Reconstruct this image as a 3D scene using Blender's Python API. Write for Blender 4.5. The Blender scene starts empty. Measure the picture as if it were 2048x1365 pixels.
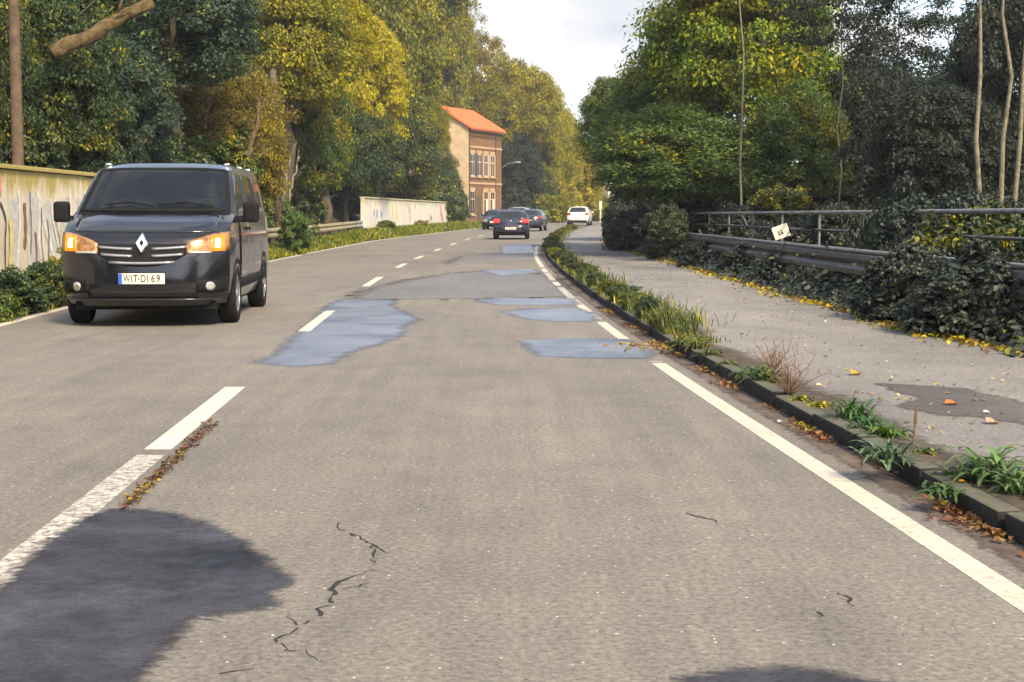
import bpy, bmesh, math, random
import numpy as np
from mathutils import Vector, Matrix

random.seed(5)
R = np.random.default_rng(5)
SC = bpy.context.scene
COL = SC.collection
rad = math.radians

# ------------------------------------------------------------------ camera, sky, sun, exposure
FPX, CAMH, HORIZ = 3000.0, 1.29, 430.0
PITCH = math.atan((682.5 - HORIZ) / FPX)
cam_d = bpy.data.cameras.new('camera')
cam = bpy.data.objects.new('camera', cam_d)
COL.objects.link(cam)
cam.location = (0, 0, CAMH)
cam.rotation_euler = (math.pi / 2 - PITCH, 0, 0)
cam_d.sensor_width = 36.0
cam_d.lens = FPX / 2048 * 36.0
cam_d.clip_end = 3000
SC.camera = cam

SUN_EL, SUN_AZ = rad(42), rad(153)          # azimuth clockwise from +Y (the driving direction)
world = bpy.data.worlds.new('World')
SC.world = world
world.use_nodes = True
wn, wl = world.node_tree.nodes, world.node_tree.links
wn.clear()
w_out = wn.new('ShaderNodeOutputWorld')
w_bg = wn.new('ShaderNodeBackground')
w_bg.inputs['Strength'].default_value = 0.15
sky = wn.new('ShaderNodeTexSky')
sky.sky_type = 'NISHITA'
sky.sun_disc = False
sky.sun_elevation = SUN_EL
sky.sun_rotation = SUN_AZ
sky.dust_density = 2.0
w_tc = wn.new('ShaderNodeTexCoord')
w_map = wn.new('ShaderNodeMapping')
w_map.inputs['Scale'].default_value = (1.0, 1.0, 2.2)
w_map.inputs['Location'].default_value = (0.35, 0.1, 0.42)
w_no = wn.new('ShaderNodeTexNoise')
w_no.inputs['Scale'].default_value = 4.2
w_no.inputs['Detail'].default_value = 6
w_no.inputs['Roughness'].default_value = 0.5
w_ra = wn.new('ShaderNodeValToRGB')
w_ra.color_ramp.elements[0].position = 0.46
w_ra.color_ramp.elements[0].color = (0.06, 0.06, 0.06, 1)
w_ra.color_ramp.elements[1].position = 0.56
w_ra.color_ramp.elements[1].color = (1, 1, 1, 1)
w_no2 = wn.new('ShaderNodeTexNoise')
w_no2.inputs['Scale'].default_value = 7.0
w_no2.inputs['Detail'].default_value = 5
w_ra2 = wn.new('ShaderNodeValToRGB')
w_ra2.color_ramp.elements[0].position = 0.3
w_ra2.color_ramp.elements[0].color = (1.6, 1.75, 2.05, 1)
w_ra2.color_ramp.elements[1].position = 0.65
w_ra2.color_ramp.elements[1].color = (3.7, 3.6, 3.5, 1)
w_mix = wn.new('ShaderNodeMixRGB')
wl.new(w_tc.outputs['Generated'], w_map.inputs['Vector'])
wl.new(w_map.outputs[0], w_no.inputs['Vector'])
wl.new(w_map.outputs[0], w_no2.inputs['Vector'])
wl.new(w_no.outputs[0], w_ra.inputs[0])
wl.new(w_no2.outputs[0], w_ra2.inputs[0])
wl.new(w_ra.outputs[0], w_mix.inputs[0])
wl.new(sky.outputs[0], w_mix.inputs[1])
wl.new(w_ra2.outputs[0], w_mix.inputs[2])
wl.new(w_mix.outputs[0], w_bg.inputs['Color'])
wl.new(w_bg.outputs[0], w_out.inputs['Surface'])

sun_d = bpy.data.lights.new('sun', 'SUN')
sun = bpy.data.objects.new('sun', sun_d)
COL.objects.link(sun)
sun_d.energy = 2.8
sun_d.angle = rad(11)
sun_d.color = (1.0, 0.81, 0.56)
sdir = Vector((math.sin(SUN_AZ) * math.cos(SUN_EL), math.cos(SUN_AZ) * math.cos(SUN_EL), math.sin(SUN_EL)))
sun.rotation_euler = sdir.to_track_quat('Z', 'Y').to_euler()

SC.view_settings.view_transform = 'Standard'
SC.view_settings.look = 'None'
SC.view_settings.gamma = 1.0
SC.view_settings.use_curve_mapping = False
SC.view_settings.exposure = 1.36
SC.render.engine = 'CYCLES'
SC.cycles.use_denoising = True
SC.cycles.max_bounces = 4
SC.cycles.use_light_tree = False
SC.cycles.volume_bounces = 0
SC.cycles.glossy_bounces = 3
SC.cycles.diffuse_bounces = 2
SC.cycles.transparent_max_bounces = 8
SC.cycles.filter_width = 1.5
SC.cycles.use_adaptive_sampling = True
SC.cycles.adaptive_threshold = 0.03

# ------------------------------------------------------------------ layout of the place (metres; camera at 0,0; road runs along +Y)
def g(Y):
    if Y < 45: return 0.0
    if Y < 65: return 0.0055 * (Y - 45) ** 2 / 40
    return 0.0055 * (Y - 55)

_Y = np.arange(-60, 700, 1.0)
def _curve(pts):
    a = np.array(pts, float)
    lo, hi = (a[1] - a[0]) , (a[-1] - a[-2])
    a = np.vstack([a[0] - lo / lo[0] * (a[0, 0] + 80), a, a[-1] + hi / hi[0] * 600])
    v = np.interp(np.arange(-70, 710, 1.0), a[:, 0], a[:, 1])
    k = np.exp(-np.linspace(-2, 2, 21) ** 2); k /= k.sum()
    v = np.convolve(v, k, 'same')[10:-10]
    v = v.tolist()
    def f(y):
        u = y + 60.0; i = int(u); i = 0 if i < 0 else (len(v) - 2 if i > len(v) - 2 else i)
        return v[i] + (v[i + 1] - v[i]) * (u - i)
    return f
EL = _curve([(0, -5.1), (10, -5.5), (17, -5.93), (21, -6.3), (41, -6.75), (53, -6.82), (65, -6.65), (71, -6.4), (85, -5.1), (97, -3.9), (108, -2.75), (126, -0.3), (150, 3.6), (180, 9.5), (220, 19)])
CL = _curve([(0, -1.6), (5, -1.82), (8.2, -1.96), (11.35, -2.08), (16.3, -2.3), (20.4, -2.47), (30.6, -2.75), (39, -2.85), (46, -2.84), (58, -2.68), (70, -2.31), (78, -1.92), (85, -1.5), (97, -0.5), (108, 0.7), (126, 3.1), (150, 6.8), (180, 12.7), (220, 22.3)])
ER = _curve([(0, 1.98), (5, 1.72), (13.4, 1.22), (18.7, 1.04), (25, .88), (32, .77), (43, .72), (50, .76), (60, .98), (72, 1.5), (85, 2.25), (97, 3.1), (108, 4.2), (126, 6.4), (150, 10), (180, 16), (220, 25.6)])
PR = _curve([(0, 4.6), (12, 4.45), (17, 4.1), (40, 4.0), (58, 3.85), (78, 4.6), (100, 6.2), (125, 9.0), (150, 12.6), (180, 18.6), (220, 28)])

def hill_start(Y):
    return 3.5 if Y < 90 else 3.5 + 9.5 * (Y - 90) / 22 if Y < 112 else 13.0 if Y < 145 else 13 - 6 * (Y - 145) / 15 if Y < 160 else 7.0
def terr(X, Y):
    b = g(Y)
    dl, dr = EL(Y) - 0.15 - X, X - (ER(Y) + 0.33)
    if dl > 0:
        t = min(1, dl / 1.6)
        z = b - 0.03 + 0.30 * t * t * (3 - 2 * t)
        dh = dl - hill_start(Y)
        if dh > 0:
            z += 20 * (1 - math.exp(-dh * 0.034 - 0.002 * dh * min(dh, 12)))
        return z
    if dr > 0:
        z = b + 0.055
        d2 = X - (PR(Y) + 2.0)
        if d2 > 0: z += -.8 * (1 - math.exp(-d2 * .4)) + 5.0 / (1 + math.exp(-(d2 - 11) * .45)) - 5.0 / (1 + math.exp(4.95))
        return z
    return b - 0.03

def ray(x, y):
    u, v = x - 1024.0, 682.5 - y
    return u, FPX * math.cos(PITCH) + v * math.sin(PITCH), v * math.cos(PITCH) - FPX * math.sin(PITCH)
def on_ground(x, y, h=0.0):
    dx, dy, dz = ray(x, y)
    t = (h - CAMH) / dz
    for _ in range(60):
        t = .5 * t + .5 * (g(t * dy) + h - CAMH) / dz
    return t * dx, t * dy
def at_depth(x, y, Y):
    dx, dy, dz = ray(x, y)
    t = Y / dy
    return dx * t, CAMH + dz * t

# ------------------------------------------------------------------ helpers: meshes
def tag(o, label=None, cat=None, group=None, kind=None):
    if label: o['label'] = label
    if cat: o['category'] = cat
    if group: o['group'] = group
    if kind: o['kind'] = kind
    return o
def across(m, n_rows):
    a = m.attributes.new('across', 'FLOAT', 'POINT'); v = np.zeros(len(m.vertices), np.float32); v[0:2 * n_rows:2] = 0; v[1:2 * n_rows:2] = 1
    a.data.foreach_set('value', v); return m
def mesh(name, V, F, smooth=False):
    m = bpy.data.meshes.new(name)
    m.from_pydata([tuple(map(float, v)) for v in V], [], F)
    if smooth: m.polygons.foreach_set('use_smooth', [True] * len(m.polygons))
    m.update()
    return m
def obj(name, m, material=None, parent=None, loc=None, rz=None):
    o = bpy.data.objects.new(name, m)
    COL.objects.link(o)
    if material and not m.materials: m.materials.append(material)
    if parent: o.parent = parent
    if loc is not None: o.location = loc
    if rz is not None: o.rotation_euler = (0, 0, rz)
    return o
def empty(name, loc=(0, 0, 0), rz=0.0):
    o = bpy.data.objects.new(name, None)
    COL.objects.link(o)
    o.location = loc
    o.rotation_euler = (0, 0, rz)
    o.empty_display_size = 0.2
    return o
class MB:
    def __init__(s): s.V = []; s.F = []
    def add(s, V, F):
        n = len(s.V); s.V += [tuple(v) for v in V]; s.F += [tuple(i + n for i in f) for f in F]; return s
    def box(s, x0, x1, y0, y1, z0, z1, c=0.0):
        if c <= 0:
            V = [(x, y, z) for z in (z0, z1) for y in (y0, y1) for x in (x0, x1)]
            return s.add(V, [(0, 2, 3, 1), (4, 5, 7, 6), (0, 1, 5, 4), (2, 6, 7, 3), (0, 4, 6, 2), (1, 3, 7, 5)])
        bm = bmesh.new()
        bmesh.ops.create_cube(bm, size=1)
        for v in bm.verts:
            v.co = Vector(((x0 + x1) / 2 + v.co.x * (x1 - x0), (y0 + y1) / 2 + v.co.y * (y1 - y0), (z0 + z1) / 2 + v.co.z * (z1 - z0)))
        bmesh.ops.bevel(bm, geom=bm.edges[:], offset=c, segments=2, affect='EDGES', profile=.6)
        bm.verts.index_update()
        s.add([v.co[:] for v in bm.verts], [[v.index for v in f.verts] for f in bm.faces]); bm.free()
        return s
    def tube(s, P, r, n=8, cap=True):
        P = [Vector(p) for p in P]
        rr = r if hasattr(r, '__len__') else [r] * len(P)
        base = len(s.V); up = None
        for i, p in enumerate(P):
            d = (P[min(i + 1, len(P) - 1)] - P[max(i - 1, 0)]).normalized()
            if up is None: up = Vector((0, 0, 1)) if abs(d.z) < .9 else Vector((1, 0, 0))
            a = d.cross(up).normalized(); b = a.cross(d).normalized(); up = b
            for k in range(n):
                t = 2 * math.pi * k / n
                s.V.append(tuple(p + (a * math.cos(t) + b * math.sin(t)) * rr[i]))
        for i in range(len(P) - 1):
            for k in range(n):
                k2 = (k + 1) % n
                s.F.append((base + i * n + k, base + i * n + k2, base + (i + 1) * n + k2, base + (i + 1) * n + k))
        if cap:
            s.F.append(tuple(base + k for k in range(n))[::-1])
            s.F.append(tuple(base + (len(P) - 1) * n + k for k in range(n)))
        return s
    def lathe(s, prof, n=24, axis='y', c=(0, 0, 0)):
        base = len(s.V)
        for (r, h) in prof:
            for k in range(n):
                t = 2 * math.pi * k / n
                s.V.append((c[0] + r * math.cos(t), c[1] + h, c[2] + r * math.sin(t)) if axis == 'y' else (c[0] + r * math.cos(t), c[1] + r * math.sin(t), c[2] + h))
        for i in range(len(prof) - 1):
            for k in range(n):
                k2 = (k + 1) % n
                s.F.append((base + i * n + k, base + i * n + k2, base + (i + 1) * n + k2, base + (i + 1) * n + k))
        return s
    def build(s, name, material, parent=None, smooth=False, **k):
        return obj(name, mesh(name, s.V, s.F, smooth), material, parent, **k)

def np_mesh(name, V, Q):
    """V (n,3) float, Q (m,k) int, fast"""
    m = bpy.data.meshes.new(name)
    V = np.asarray(V, np.float32); Q = np.asarray(Q, np.int32)
    k = Q.shape[1]
    m.vertices.add(len(V)); m.vertices.foreach_set('co', V.ravel())
    m.loops.add(Q.size); m.loops.foreach_set('vertex_index', Q.ravel())
    m.polygons.add(len(Q)); m.polygons.foreach_set('loop_start', np.arange(0, Q.size, k, dtype=np.int32))
    m.update(calc_edges=True)
    return m
def unit(a): return a / np.maximum(np.linalg.norm(a, axis=-1, keepdims=True), 1e-9)
def leaf_arrays(C, N, D, L, W, fine=False):
    """leaf faces at centres C, normals N, directions D, lengths L, widths W"""
    D = unit(D - N * np.sum(D * N, axis=1, keepdims=True)); B = np.cross(N, D)
    L = L[:, None]; W = W[:, None]; n = len(C)
    if not fine:
        V = np.stack([C - D * L * .5, C + B * W * .5 + N * W * .18 - D * L * .05, C + D * L * .5 - N * L * .08, C - B * W * .5 + N * W * .18 - D * L * .05], 1)
        i = np.arange(n)[:, None] * 4
        return V.reshape(-1, 3), np.hstack([np.hstack([i, i + 1, i + 2]), np.hstack([i, i + 2, i + 3])]).reshape(-1, 3)
    V = np.stack([C - D * L * .5, C + B * W * .46 + N * W * .16 - D * L * .18, C + B * W * .34 + N * W * .1 + D * L * .2, C + D * L * .5 - N * L * .14,
                  C - B * W * .34 + N * W * .1 + D * L * .2, C - B * W * .46 + N * W * .16 - D * L * .18], 1)
    i = np.arange(n)[:, None] * 6
    T = np.hstack([np.hstack([i, i + 1, i + 2]), np.hstack([i, i + 2, i + 3]), np.hstack([i, i + 3, i + 4]), np.hstack([i, i + 4, i + 5])]).reshape(-1, 3)
    return V.reshape(-1, 3), T
def blades(P, H, Wd, lean, R_):
    """grass: three-point blades rooted at P"""
    n = len(P); a = R_.uniform(0, 6.283, n)
    d = np.stack([np.cos(a), np.sin(a), np.zeros(n)], 1); s = np.stack([-np.sin(a), np.cos(a), np.zeros(n)], 1)
    up = np.array([0, 0, 1.0])
    ln = R_.uniform(.1, 1, n)[:, None] * lean; H = H[:, None]; Wd = Wd[:, None]
    m = P + up * H * .6 + d * H * ln * .35; t = P + up * H + d * H * ln
    V = np.stack([P - s * Wd * .5, P + s * Wd * .5, m + s * Wd * .4, m - s * Wd * .4, t], 1).reshape(-1, 3)
    i = np.arange(n)[:, None] * 5
    T = np.hstack([np.hstack([i, i + 1, i + 2]), np.hstack([i, i + 2, i + 3]), np.hstack([i + 3, i + 2, i + 4])]).reshape(-1, 3)
    return V, T
def ribbon(y0, y1, f0, f1, z, step=0.5, cols=1, skirt=False):
    ys = np.arange(y0, y1 + 1e-6, step) if (y1 - y0) > step else np.array([y0, y1])
    V = []; F = []
    for y in ys:
        for c in range(cols + 1):
            x = f0(y) + (f1(y) - f0(y)) * c / cols
            V.append((x, y, g(y) + z))
    w = cols + 1
    for i in range(len(ys) - 1):
        for c in range(cols):
            F.append((i * w + c, i * w + c + 1, (i + 1) * w + c + 1, (i + 1) * w + c))
    if 0 < z < .05 or skirt:      # closed edges, so that no gap shows under the sheet
        nr = len(ys); loop = [c for c in range(w)] + [i * w + w - 1 for i in range(1, nr)] + [(nr - 1) * w + c for c in range(w - 2, -1, -1)] + [i * w for i in range(nr - 2, 0, -1)]
        b = len(V); V += [(V[q][0], V[q][1], V[q][2] - .012) for q in loop]; m = len(loop)
        F += [(loop[q], b + q, b + (q + 1) % m, loop[(q + 1) % m]) for q in range(m)]
    return V, F

# ------------------------------------------------------------------ helpers: materials
def newmat(name):
    m = bpy.data.materials.new(name); m.use_nodes = True
    n = m.node_tree.nodes; l = m.node_tree.links
    return m, n, l, n['Principled BSDF']
def noise(n, l, scale, detail=4, rough=.55, vec=None, stretch=None, coord='Object'):
    t = n.new('ShaderNodeTexNoise'); t.inputs['Scale'].default_value = scale; t.inputs['Detail'].default_value = detail; t.inputs['Roughness'].default_value = rough
    tc = n.new('ShaderNodeTexCoord'); src = tc.outputs[coord]
    if stretch:
        mp = n.new('ShaderNodeMapping'); mp.inputs['Scale'].default_value = stretch; l.new(src, mp.inputs['Vector']); src = mp.outputs[0]
    l.new(src, t.inputs['Vector'])
    return t.outputs[0]
def ramp(n, l, fac, stops):
    r = n.new('ShaderNodeValToRGB'); e = r.color_ramp.elements
    while len(e) < len(stops): e.new(.5)
    for k, (p, c) in enumerate(stops):
        e[k].position = p; e[k].color = (c, c, c, 1) if not hasattr(c, '__len__') else tuple(c) + (1,)
    l.new(fac, r.inputs[0]); return r.outputs[0]
def mixc(n, l, fac, a, b, mode='MIX'):
    m = n.new('ShaderNodeMixRGB'); m.blend_type = mode
    for k, v in ((0, fac), (1, a), (2, b)):
        if isinstance(v, (int, float)): m.inputs[k].default_value = v if k == 0 else (v, v, v, 1)
        elif isinstance(v, tuple): m.inputs[k].default_value = v + (1,)
        else: l.new(v, m.inputs[k])
    return m.outputs[0]
def bump(n, l, bs, h, strength=.3, dist=.01):
    b = n.new('ShaderNodeBump'); b.inputs['Strength'].default_value = strength; b.inputs['Distance'].default_value = dist
    l.new(h, b.inputs['Height']); l.new(b.outputs[0], bs.inputs['Normal'])
def plain(name, c, rough=.6, metal=0.0, var=.25, scale=6.0, spec=.5, coat=0.0, b=0.0, bs_=40.0):
    m, n, l, p = newmat(name)
    no = noise(n, l, scale)
    lo = tuple(x * (1 - var) for x in c); hi = tuple(min(1, x * (1 + var)) for x in c)
    l.new(ramp(n, l, no, [(.3, lo), (.7, hi)]), p.inputs['Base Color'])
    p.inputs['Roughness'].default_value = rough; p.inputs['Metallic'].default_value = metal
    p.inputs['Specular IOR Level'].default_value = spec; p.inputs['Coat Weight'].default_value = coat
    if b: bump(n, l, p, noise(n, l, bs_), b)
    return m
def emis(name, c, s, base=(.5, .5, .5)):
    m, n, l, p = newmat(name)
    p.inputs['Base Color'].default_value = base + (1,)
    p.inputs['Emission Color'].default_value = c + (1,); p.inputs['Emission Strength'].default_value = s; p.inputs['Roughness'].default_value = .15
    no = noise(n, l, 14)
    l.new(mixc(n, l, 1.0, c, ramp(n, l, no, [(.3, .6), (.7, 1.0)]), 'MULTIPLY'), p.inputs['Emission Color'])
    return m

def leaf_material(name, gloss=.55, trans=.42):
    """colour comes from the object's own colour; its alpha says how much of the crown has turned yellow"""
    m, n, l, p = newmat(name)
    oi = n.new('ShaderNodeObjectInfo'); ge = n.new('ShaderNodeNewGeometry')
    rpi = ge.outputs['Random Per Island']
    no = noise(n, l, 1.9, 3)
    add = n.new('ShaderNodeMath'); add.operation = 'ADD'
    mul = n.new('ShaderNodeMath'); mul.operation = 'MULTIPLY'; mul.inputs[1].default_value = .35
    l.new(rpi, mul.inputs[0]); l.new(mul.outputs[0], add.inputs[0]); l.new(no, add.inputs[1])
    sub = n.new('ShaderNodeMath'); sub.operation = 'ADD'; l.new(add.outputs[0], sub.inputs[0])
    sc_ = n.new('ShaderNodeMath'); sc_.operation = 'MULTIPLY_ADD'; sc_.inputs[1].default_value = .75; sc_.inputs[2].default_value = -.5
    l.new(oi.outputs['Alpha'], sc_.inputs[0]); l.new(sc_.outputs[0], sub.inputs[1])
    yf = ramp(n, l, sub.outputs[0], [(.42, 0.0), (.72, 1.0)])
    hsv = n.new('ShaderNodeHueSaturation'); hsv.inputs['Saturation'].default_value = 1.12
    l.new(mixc(n, l, yf, oi.outputs['Color'], (.33, .29, .028)), hsv.inputs['Color'])
    mr = n.new('ShaderNodeMapRange'); mr.inputs['To Min'].default_value = .45; mr.inputs['To Max'].default_value = 1.6
    l.new(rpi, mr.inputs['Value']); l.new(mr.outputs[0], hsv.inputs['Value'])
    wn_ = n.new('ShaderNodeTexWhiteNoise'); wn_.noise_dimensions = '1D'; l.new(rpi, wn_.inputs['W'])
    mh = n.new('ShaderNodeMapRange'); mh.inputs['To Min'].default_value = .465; mh.inputs['To Max'].default_value = .53
    l.new(wn_.outputs['Value'], mh.inputs['Value']); l.new(mh.outputs[0], hsv.inputs['Hue'])
    l.new(hsv.outputs[0], p.inputs['Base Color'])
    p.inputs['Roughness'].default_value = gloss; p.inputs['Specular IOR Level'].default_value = .35
    tr = n.new('ShaderNodeBsdfTranslucent'); l.new(hsv.outputs[0], tr.inputs['Color'])
    mx = n.new('ShaderNodeMixShader'); mx.inputs[0].default_value = trans
    l.new(p.outputs[0], mx.inputs[1]); l.new(tr.outputs[0], mx.inputs[2])
    l.new(mx.outputs[0], n['Material Output'].inputs['Surface'])
    return m

def asphalt(name, lo, hi, speck=.6, rough=.85, wear=True):
    m, n, l, p = newmat(name)
    big = noise(n, l, .35, 5, .6, stretch=(1.6, .5, 1))
    fine = noise(n, l, 38, 4, .75)
    grit = noise(n, l, 160, 2, .6)
    c = ramp(n, l, big, [(.32, lo), (.68, hi)])
    c = mixc(n, l, .55, c, ramp(n, l, fine, [(.32, .2), (.68, 1.85)]), 'MULTIPLY')
    mo = noise(n, l, 1.6, 6, .7)
    c = mixc(n, l, .6, c, ramp(n, l, mo, [(.3, (.74, .73, .72)), (.5, (1, 1, 1)), (.7, (1.2, 1.16, 1.08))]), 'MULTIPLY')
    if wear:
        st = noise(n, l, 3.0, 4, .6, stretch=(2.4, .12, 1))
        c = mixc(n, l, .5, c, ramp(n, l, st, [(.3, (.78, .76, .76)), (.7, (1.2, 1.17, 1.1))]), 'MULTIPLY')
    vo = n.new('ShaderNodeTexVoronoi'); vo.inputs['Scale'].default_value = 34; vo.inputs['Randomness'].default_value = 1
    tc = n.new('ShaderNodeTexCoord'); l.new(tc.outputs['Object'], vo.inputs['Vector'])
    wnn = n.new('ShaderNodeSeparateColor'); l.new(vo.outputs['Color'], wnn.inputs[0])
    dot = ramp(n, l, vo.outputs['Distance'], [(.10, 1.0), (.22, 0.0)])
    pale = ramp(n, l, wnn.outputs[0], [(.90, 0.0), (.94, 1.0)]); dark = ramp(n, l, wnn.outputs[1], [(.84, 0.0), (.88, 1.0)])
    fp = n.new('ShaderNodeMath'); fp.operation = 'MULTIPLY'; l.new(dot, fp.inputs[0]); l.new(pale, fp.inputs[1])
    fd = n.new('ShaderNodeMath'); fd.operation = 'MULTIPLY'; l.new(dot, fd.inputs[0]); l.new(dark, fd.inputs[1])
    fs = n.new('ShaderNodeMath'); fs.operation = 'MULTIPLY'; fs.inputs[1].default_value = speck; l.new(fp.outputs[0], fs.inputs[0])
    c = mixc(n, l, fs.outputs[0], c, (.75, .72, .68))
    c = mixc(n, l, fd.outputs[0], c, tuple(x * .3 for x in lo))
    l.new(c, p.inputs['Base Color'])
    l.new(ramp(n, l, big, [(.3, rough - .1), (.7, min(1, rough + .05))]), p.inputs['Roughness'])
    p.inputs['Specular IOR Level'].default_value = .35
    bump(n, l, p, grit, .35, .006)
    return m

M = {}
M['road'] = asphalt('road_asphalt', (.142, .131, .116), (.196, .182, .160), speck=.85)
M['oldpath'] = asphalt('path_asphalt', (.142, .135, .125), (.225, .213, .196), speck=.25, wear=False)
M['pathdark'] = asphalt('path_repair', (.055, .050, .047), (.11, .10, .09), speck=.1, wear=False)
M['overlay'] = asphalt('dark_overlay', (.118, .112, .106), (.175, .165, .15), speck=.3, rough=.6)
def bitumen(name, lo, hi, r0, r1, ior, spec):
    m, n, l, p = newmat(name)
    big = noise(n, l, 1.3, 6, .65); mid = noise(n, l, 7, 5, .7); fine = noise(n, l, 60, 4, .75)
    wet = noise(n, l, .8, 4, .6)
    c = ramp(n, l, big, [(.32, lo), (.5, tuple((a + b) / 2 for a, b in zip(lo, hi))), (.68, hi)])
    c = mixc(n, l, .5, c, ramp(n, l, mid, [(.3, .55), (.7, 1.4)]), 'MULTIPLY')
    c = mixc(n, l, .6, c, ramp(n, l, fine, [(.3, .3), (.7, 1.7)]), 'MULTIPLY')
    c = mixc(n, l, .5, c, ramp(n, l, wet, [(.38, .55), (.6, 1.25)]), 'MULTIPLY')
    l.new(c, p.inputs['Base Color'])
    l.new(ramp(n, l, mid, [(.3, r0), (.7, r1)]), p.inputs['Roughness'])
    p.inputs['IOR'].default_value = ior
    l.new(mixc(n, l, .75, ramp(n, l, fine, [(.3, spec * .6), (.7, spec)]), ramp(n, l, wet, [(.38, .15), (.58, 1.0)]), 'MULTIPLY'), p.inputs['Specular IOR Level'])
    bump(n, l, p, fine, .5, .004)
    return m
M['patch'] = bitumen('patch_bitumen', (.010, .010, .014), (.062, .060, .072), .78, .45, 1.5, .6)
M['patch_damp_sky'] = bitumen('damp_bitumen_sky_tint', (.068, .075, .094), (.12, .132, .162), .48, .36, 2.5, 1.0)  # damp film, with blue sky reflection also painted into the base colour
def paint(name, c, wearlo, wearhi, under=(.15, .14, .12)):
    m, n, l, p = newmat(name)
    f = noise(n, l, 22, 6, .75)
    tone = noise(n, l, 3, 3)
    col = mixc(n, l, ramp(n, l, tone, [(.3, 0.0), (.7, 1.0)]), c, tuple(x * .82 for x in c))
    l.new(mixc(n, l, ramp(n, l, f, [(wearlo, 0.0), (wearhi, 1.0)]), under, col), p.inputs['Base Color'])
    p.inputs['Roughness'].default_value = .7
    bump(n, l, p, f, .2, .004)
    return m
M['paint_new'] = paint('fresh_white_paint', (.60, .55, .46), .22, .36)
M['paint_edge'] = paint('edge_line_paint', (.58, .52, .42), .32, .46)
M['paint_worn'] = paint('worn_white_paint', (.62, .58, .50), .42, .58)
M['crack'] = plain('crack_dark', (.02, .018, .016), .95)
M['soil'] = plain('soil', (.060, .042, .028), .95, var=.5, scale=9, b=.6)
M['gutter'] = plain('gutter_grit', (.10, .075, .060), .95, var=.45, scale=3.5, b=.5)
def kerbmat():
    m, n, l, p = newmat('kerb_stone')
    f = noise(n, l, 12, 5, .7)
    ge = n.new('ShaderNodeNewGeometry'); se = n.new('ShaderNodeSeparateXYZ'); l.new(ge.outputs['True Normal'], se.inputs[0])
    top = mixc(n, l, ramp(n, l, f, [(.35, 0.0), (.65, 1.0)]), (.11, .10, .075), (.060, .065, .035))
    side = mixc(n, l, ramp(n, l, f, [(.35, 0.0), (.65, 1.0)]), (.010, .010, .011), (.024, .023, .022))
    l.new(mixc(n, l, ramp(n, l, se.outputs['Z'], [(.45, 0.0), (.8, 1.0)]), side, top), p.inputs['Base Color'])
    p.inputs['Roughness'].default_value = .9
    bump(n, l, p, f, .5, .01)
    return m
M['kerb'] = kerbmat()
def fading(mat_, rev, scale_=9, st_=None):
    n = mat_.node_tree.nodes; l = mat_.node_tree.links; p = n['Principled BSDF']
    at = n.new('ShaderNodeAttribute'); at.attribute_name = 'across'
    no = noise(n, l, scale_, 6, .8, stretch=st_); ad = n.new('ShaderNodeMath'); ad.operation = 'MULTIPLY_ADD'; ad.inputs[1].default_value = 1.0 if rev else -1.0; l.new(at.outputs['Fac'], ad.inputs[0]); l.new(no, ad.inputs[2])
    f = ramp(n, l, ad.outputs[0], [(.78, 0.0), (1.05, 1.0)] if rev else [(.0, 0.0), (.35, 1.0)])
    if not rev:
        ad.inputs[1].default_value = -.85
    t = n.new('ShaderNodeBsdfTransparent'); mx = n.new('ShaderNodeMixShader'); l.new(f, mx.inputs[0]); l.new(t.outputs[0], mx.inputs[1]); l.new(p.outputs[0], mx.inputs[2]); l.new(mx.outputs[0], n['Material Output'].inputs['Surface'])
fading(M['soil'], False); fading(M['gutter'], True)
for k_ in ('patch', 'patch_damp_sky', 'overlay', 'pathdark'): fading(M[k_], False, scale_=26, st_=(.4, 1, 1))
def groundmat():
    m, n, l, p = newmat('forest_ground')
    a = noise(n, l, .8, 5, .6); b_ = noise(n, l, 9, 4, .7)
    c = ramp(n, l, a, [(.3, (.030, .030, .015)), (.55, (.050, .042, .022)), (.75, (.040, .055, .018))])
    c = mixc(n, l, .7, c, ramp(n, l, b_, [(.3, .45), (.7, 1.5)]), 'MULTIPLY')
    l.new(c, p.inputs['Base Color']); p.inputs['Roughness'].default_value = .95
    bump(n, l, p, b_, .8, .06)
    return m
M['ground'] = groundmat()
M['leaf'] = leaf_material('tree_leaves')
M['leaf_g'] = leaf_material('bush_leaves', .45, .25)
M['bark'] = plain('bark', (.085, .066, .048), .9, var=.5, scale=14, b=.7)
M['bark_pale'] = plain('pale_bark', (.17, .155, .10), .85, var=.45, scale=12, b=.5)
M['bark_moss'] = plain('mossy_bark', (.085, .058, .022), .95, var=.8, scale=9, b=1.0, bs_=14)
M['pole'] = plain('weathered_wood', (.10, .068, .040), .85, var=.4, scale=7, b=.5)
M['black'] = plain('black_plastic', (.007, .007, .0075), .7, var=.2, spec=.2)
M['rubber'] = plain('tyre_rubber', (.010, .010, .0105), .9, var=.25, scale=20, spec=.2)
M['alloy'] = plain('alloy', (.35, .35, .36), .35, .8, var=.15)
M['chrome'] = plain('chrome', (.75, .74, .72), .16, 1.0, var=.05)
M['galv'] = plain('galvanised_steel', (.40, .41, .42), .45, .6, var=.3, scale=4)
M['rail_dark'] = plain('dirty_steel', (.085, .085, .085), .55, .3, var=.45, scale=5)
M['galv_dull'] = plain('weathered_steel', (.20, .205, .21), .55, .3, var=.45, scale=5)
M['rail_ochre'] = plain('algae_steel', (.36, .30, .17), .6, .2, var=.3, scale=4)

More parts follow.
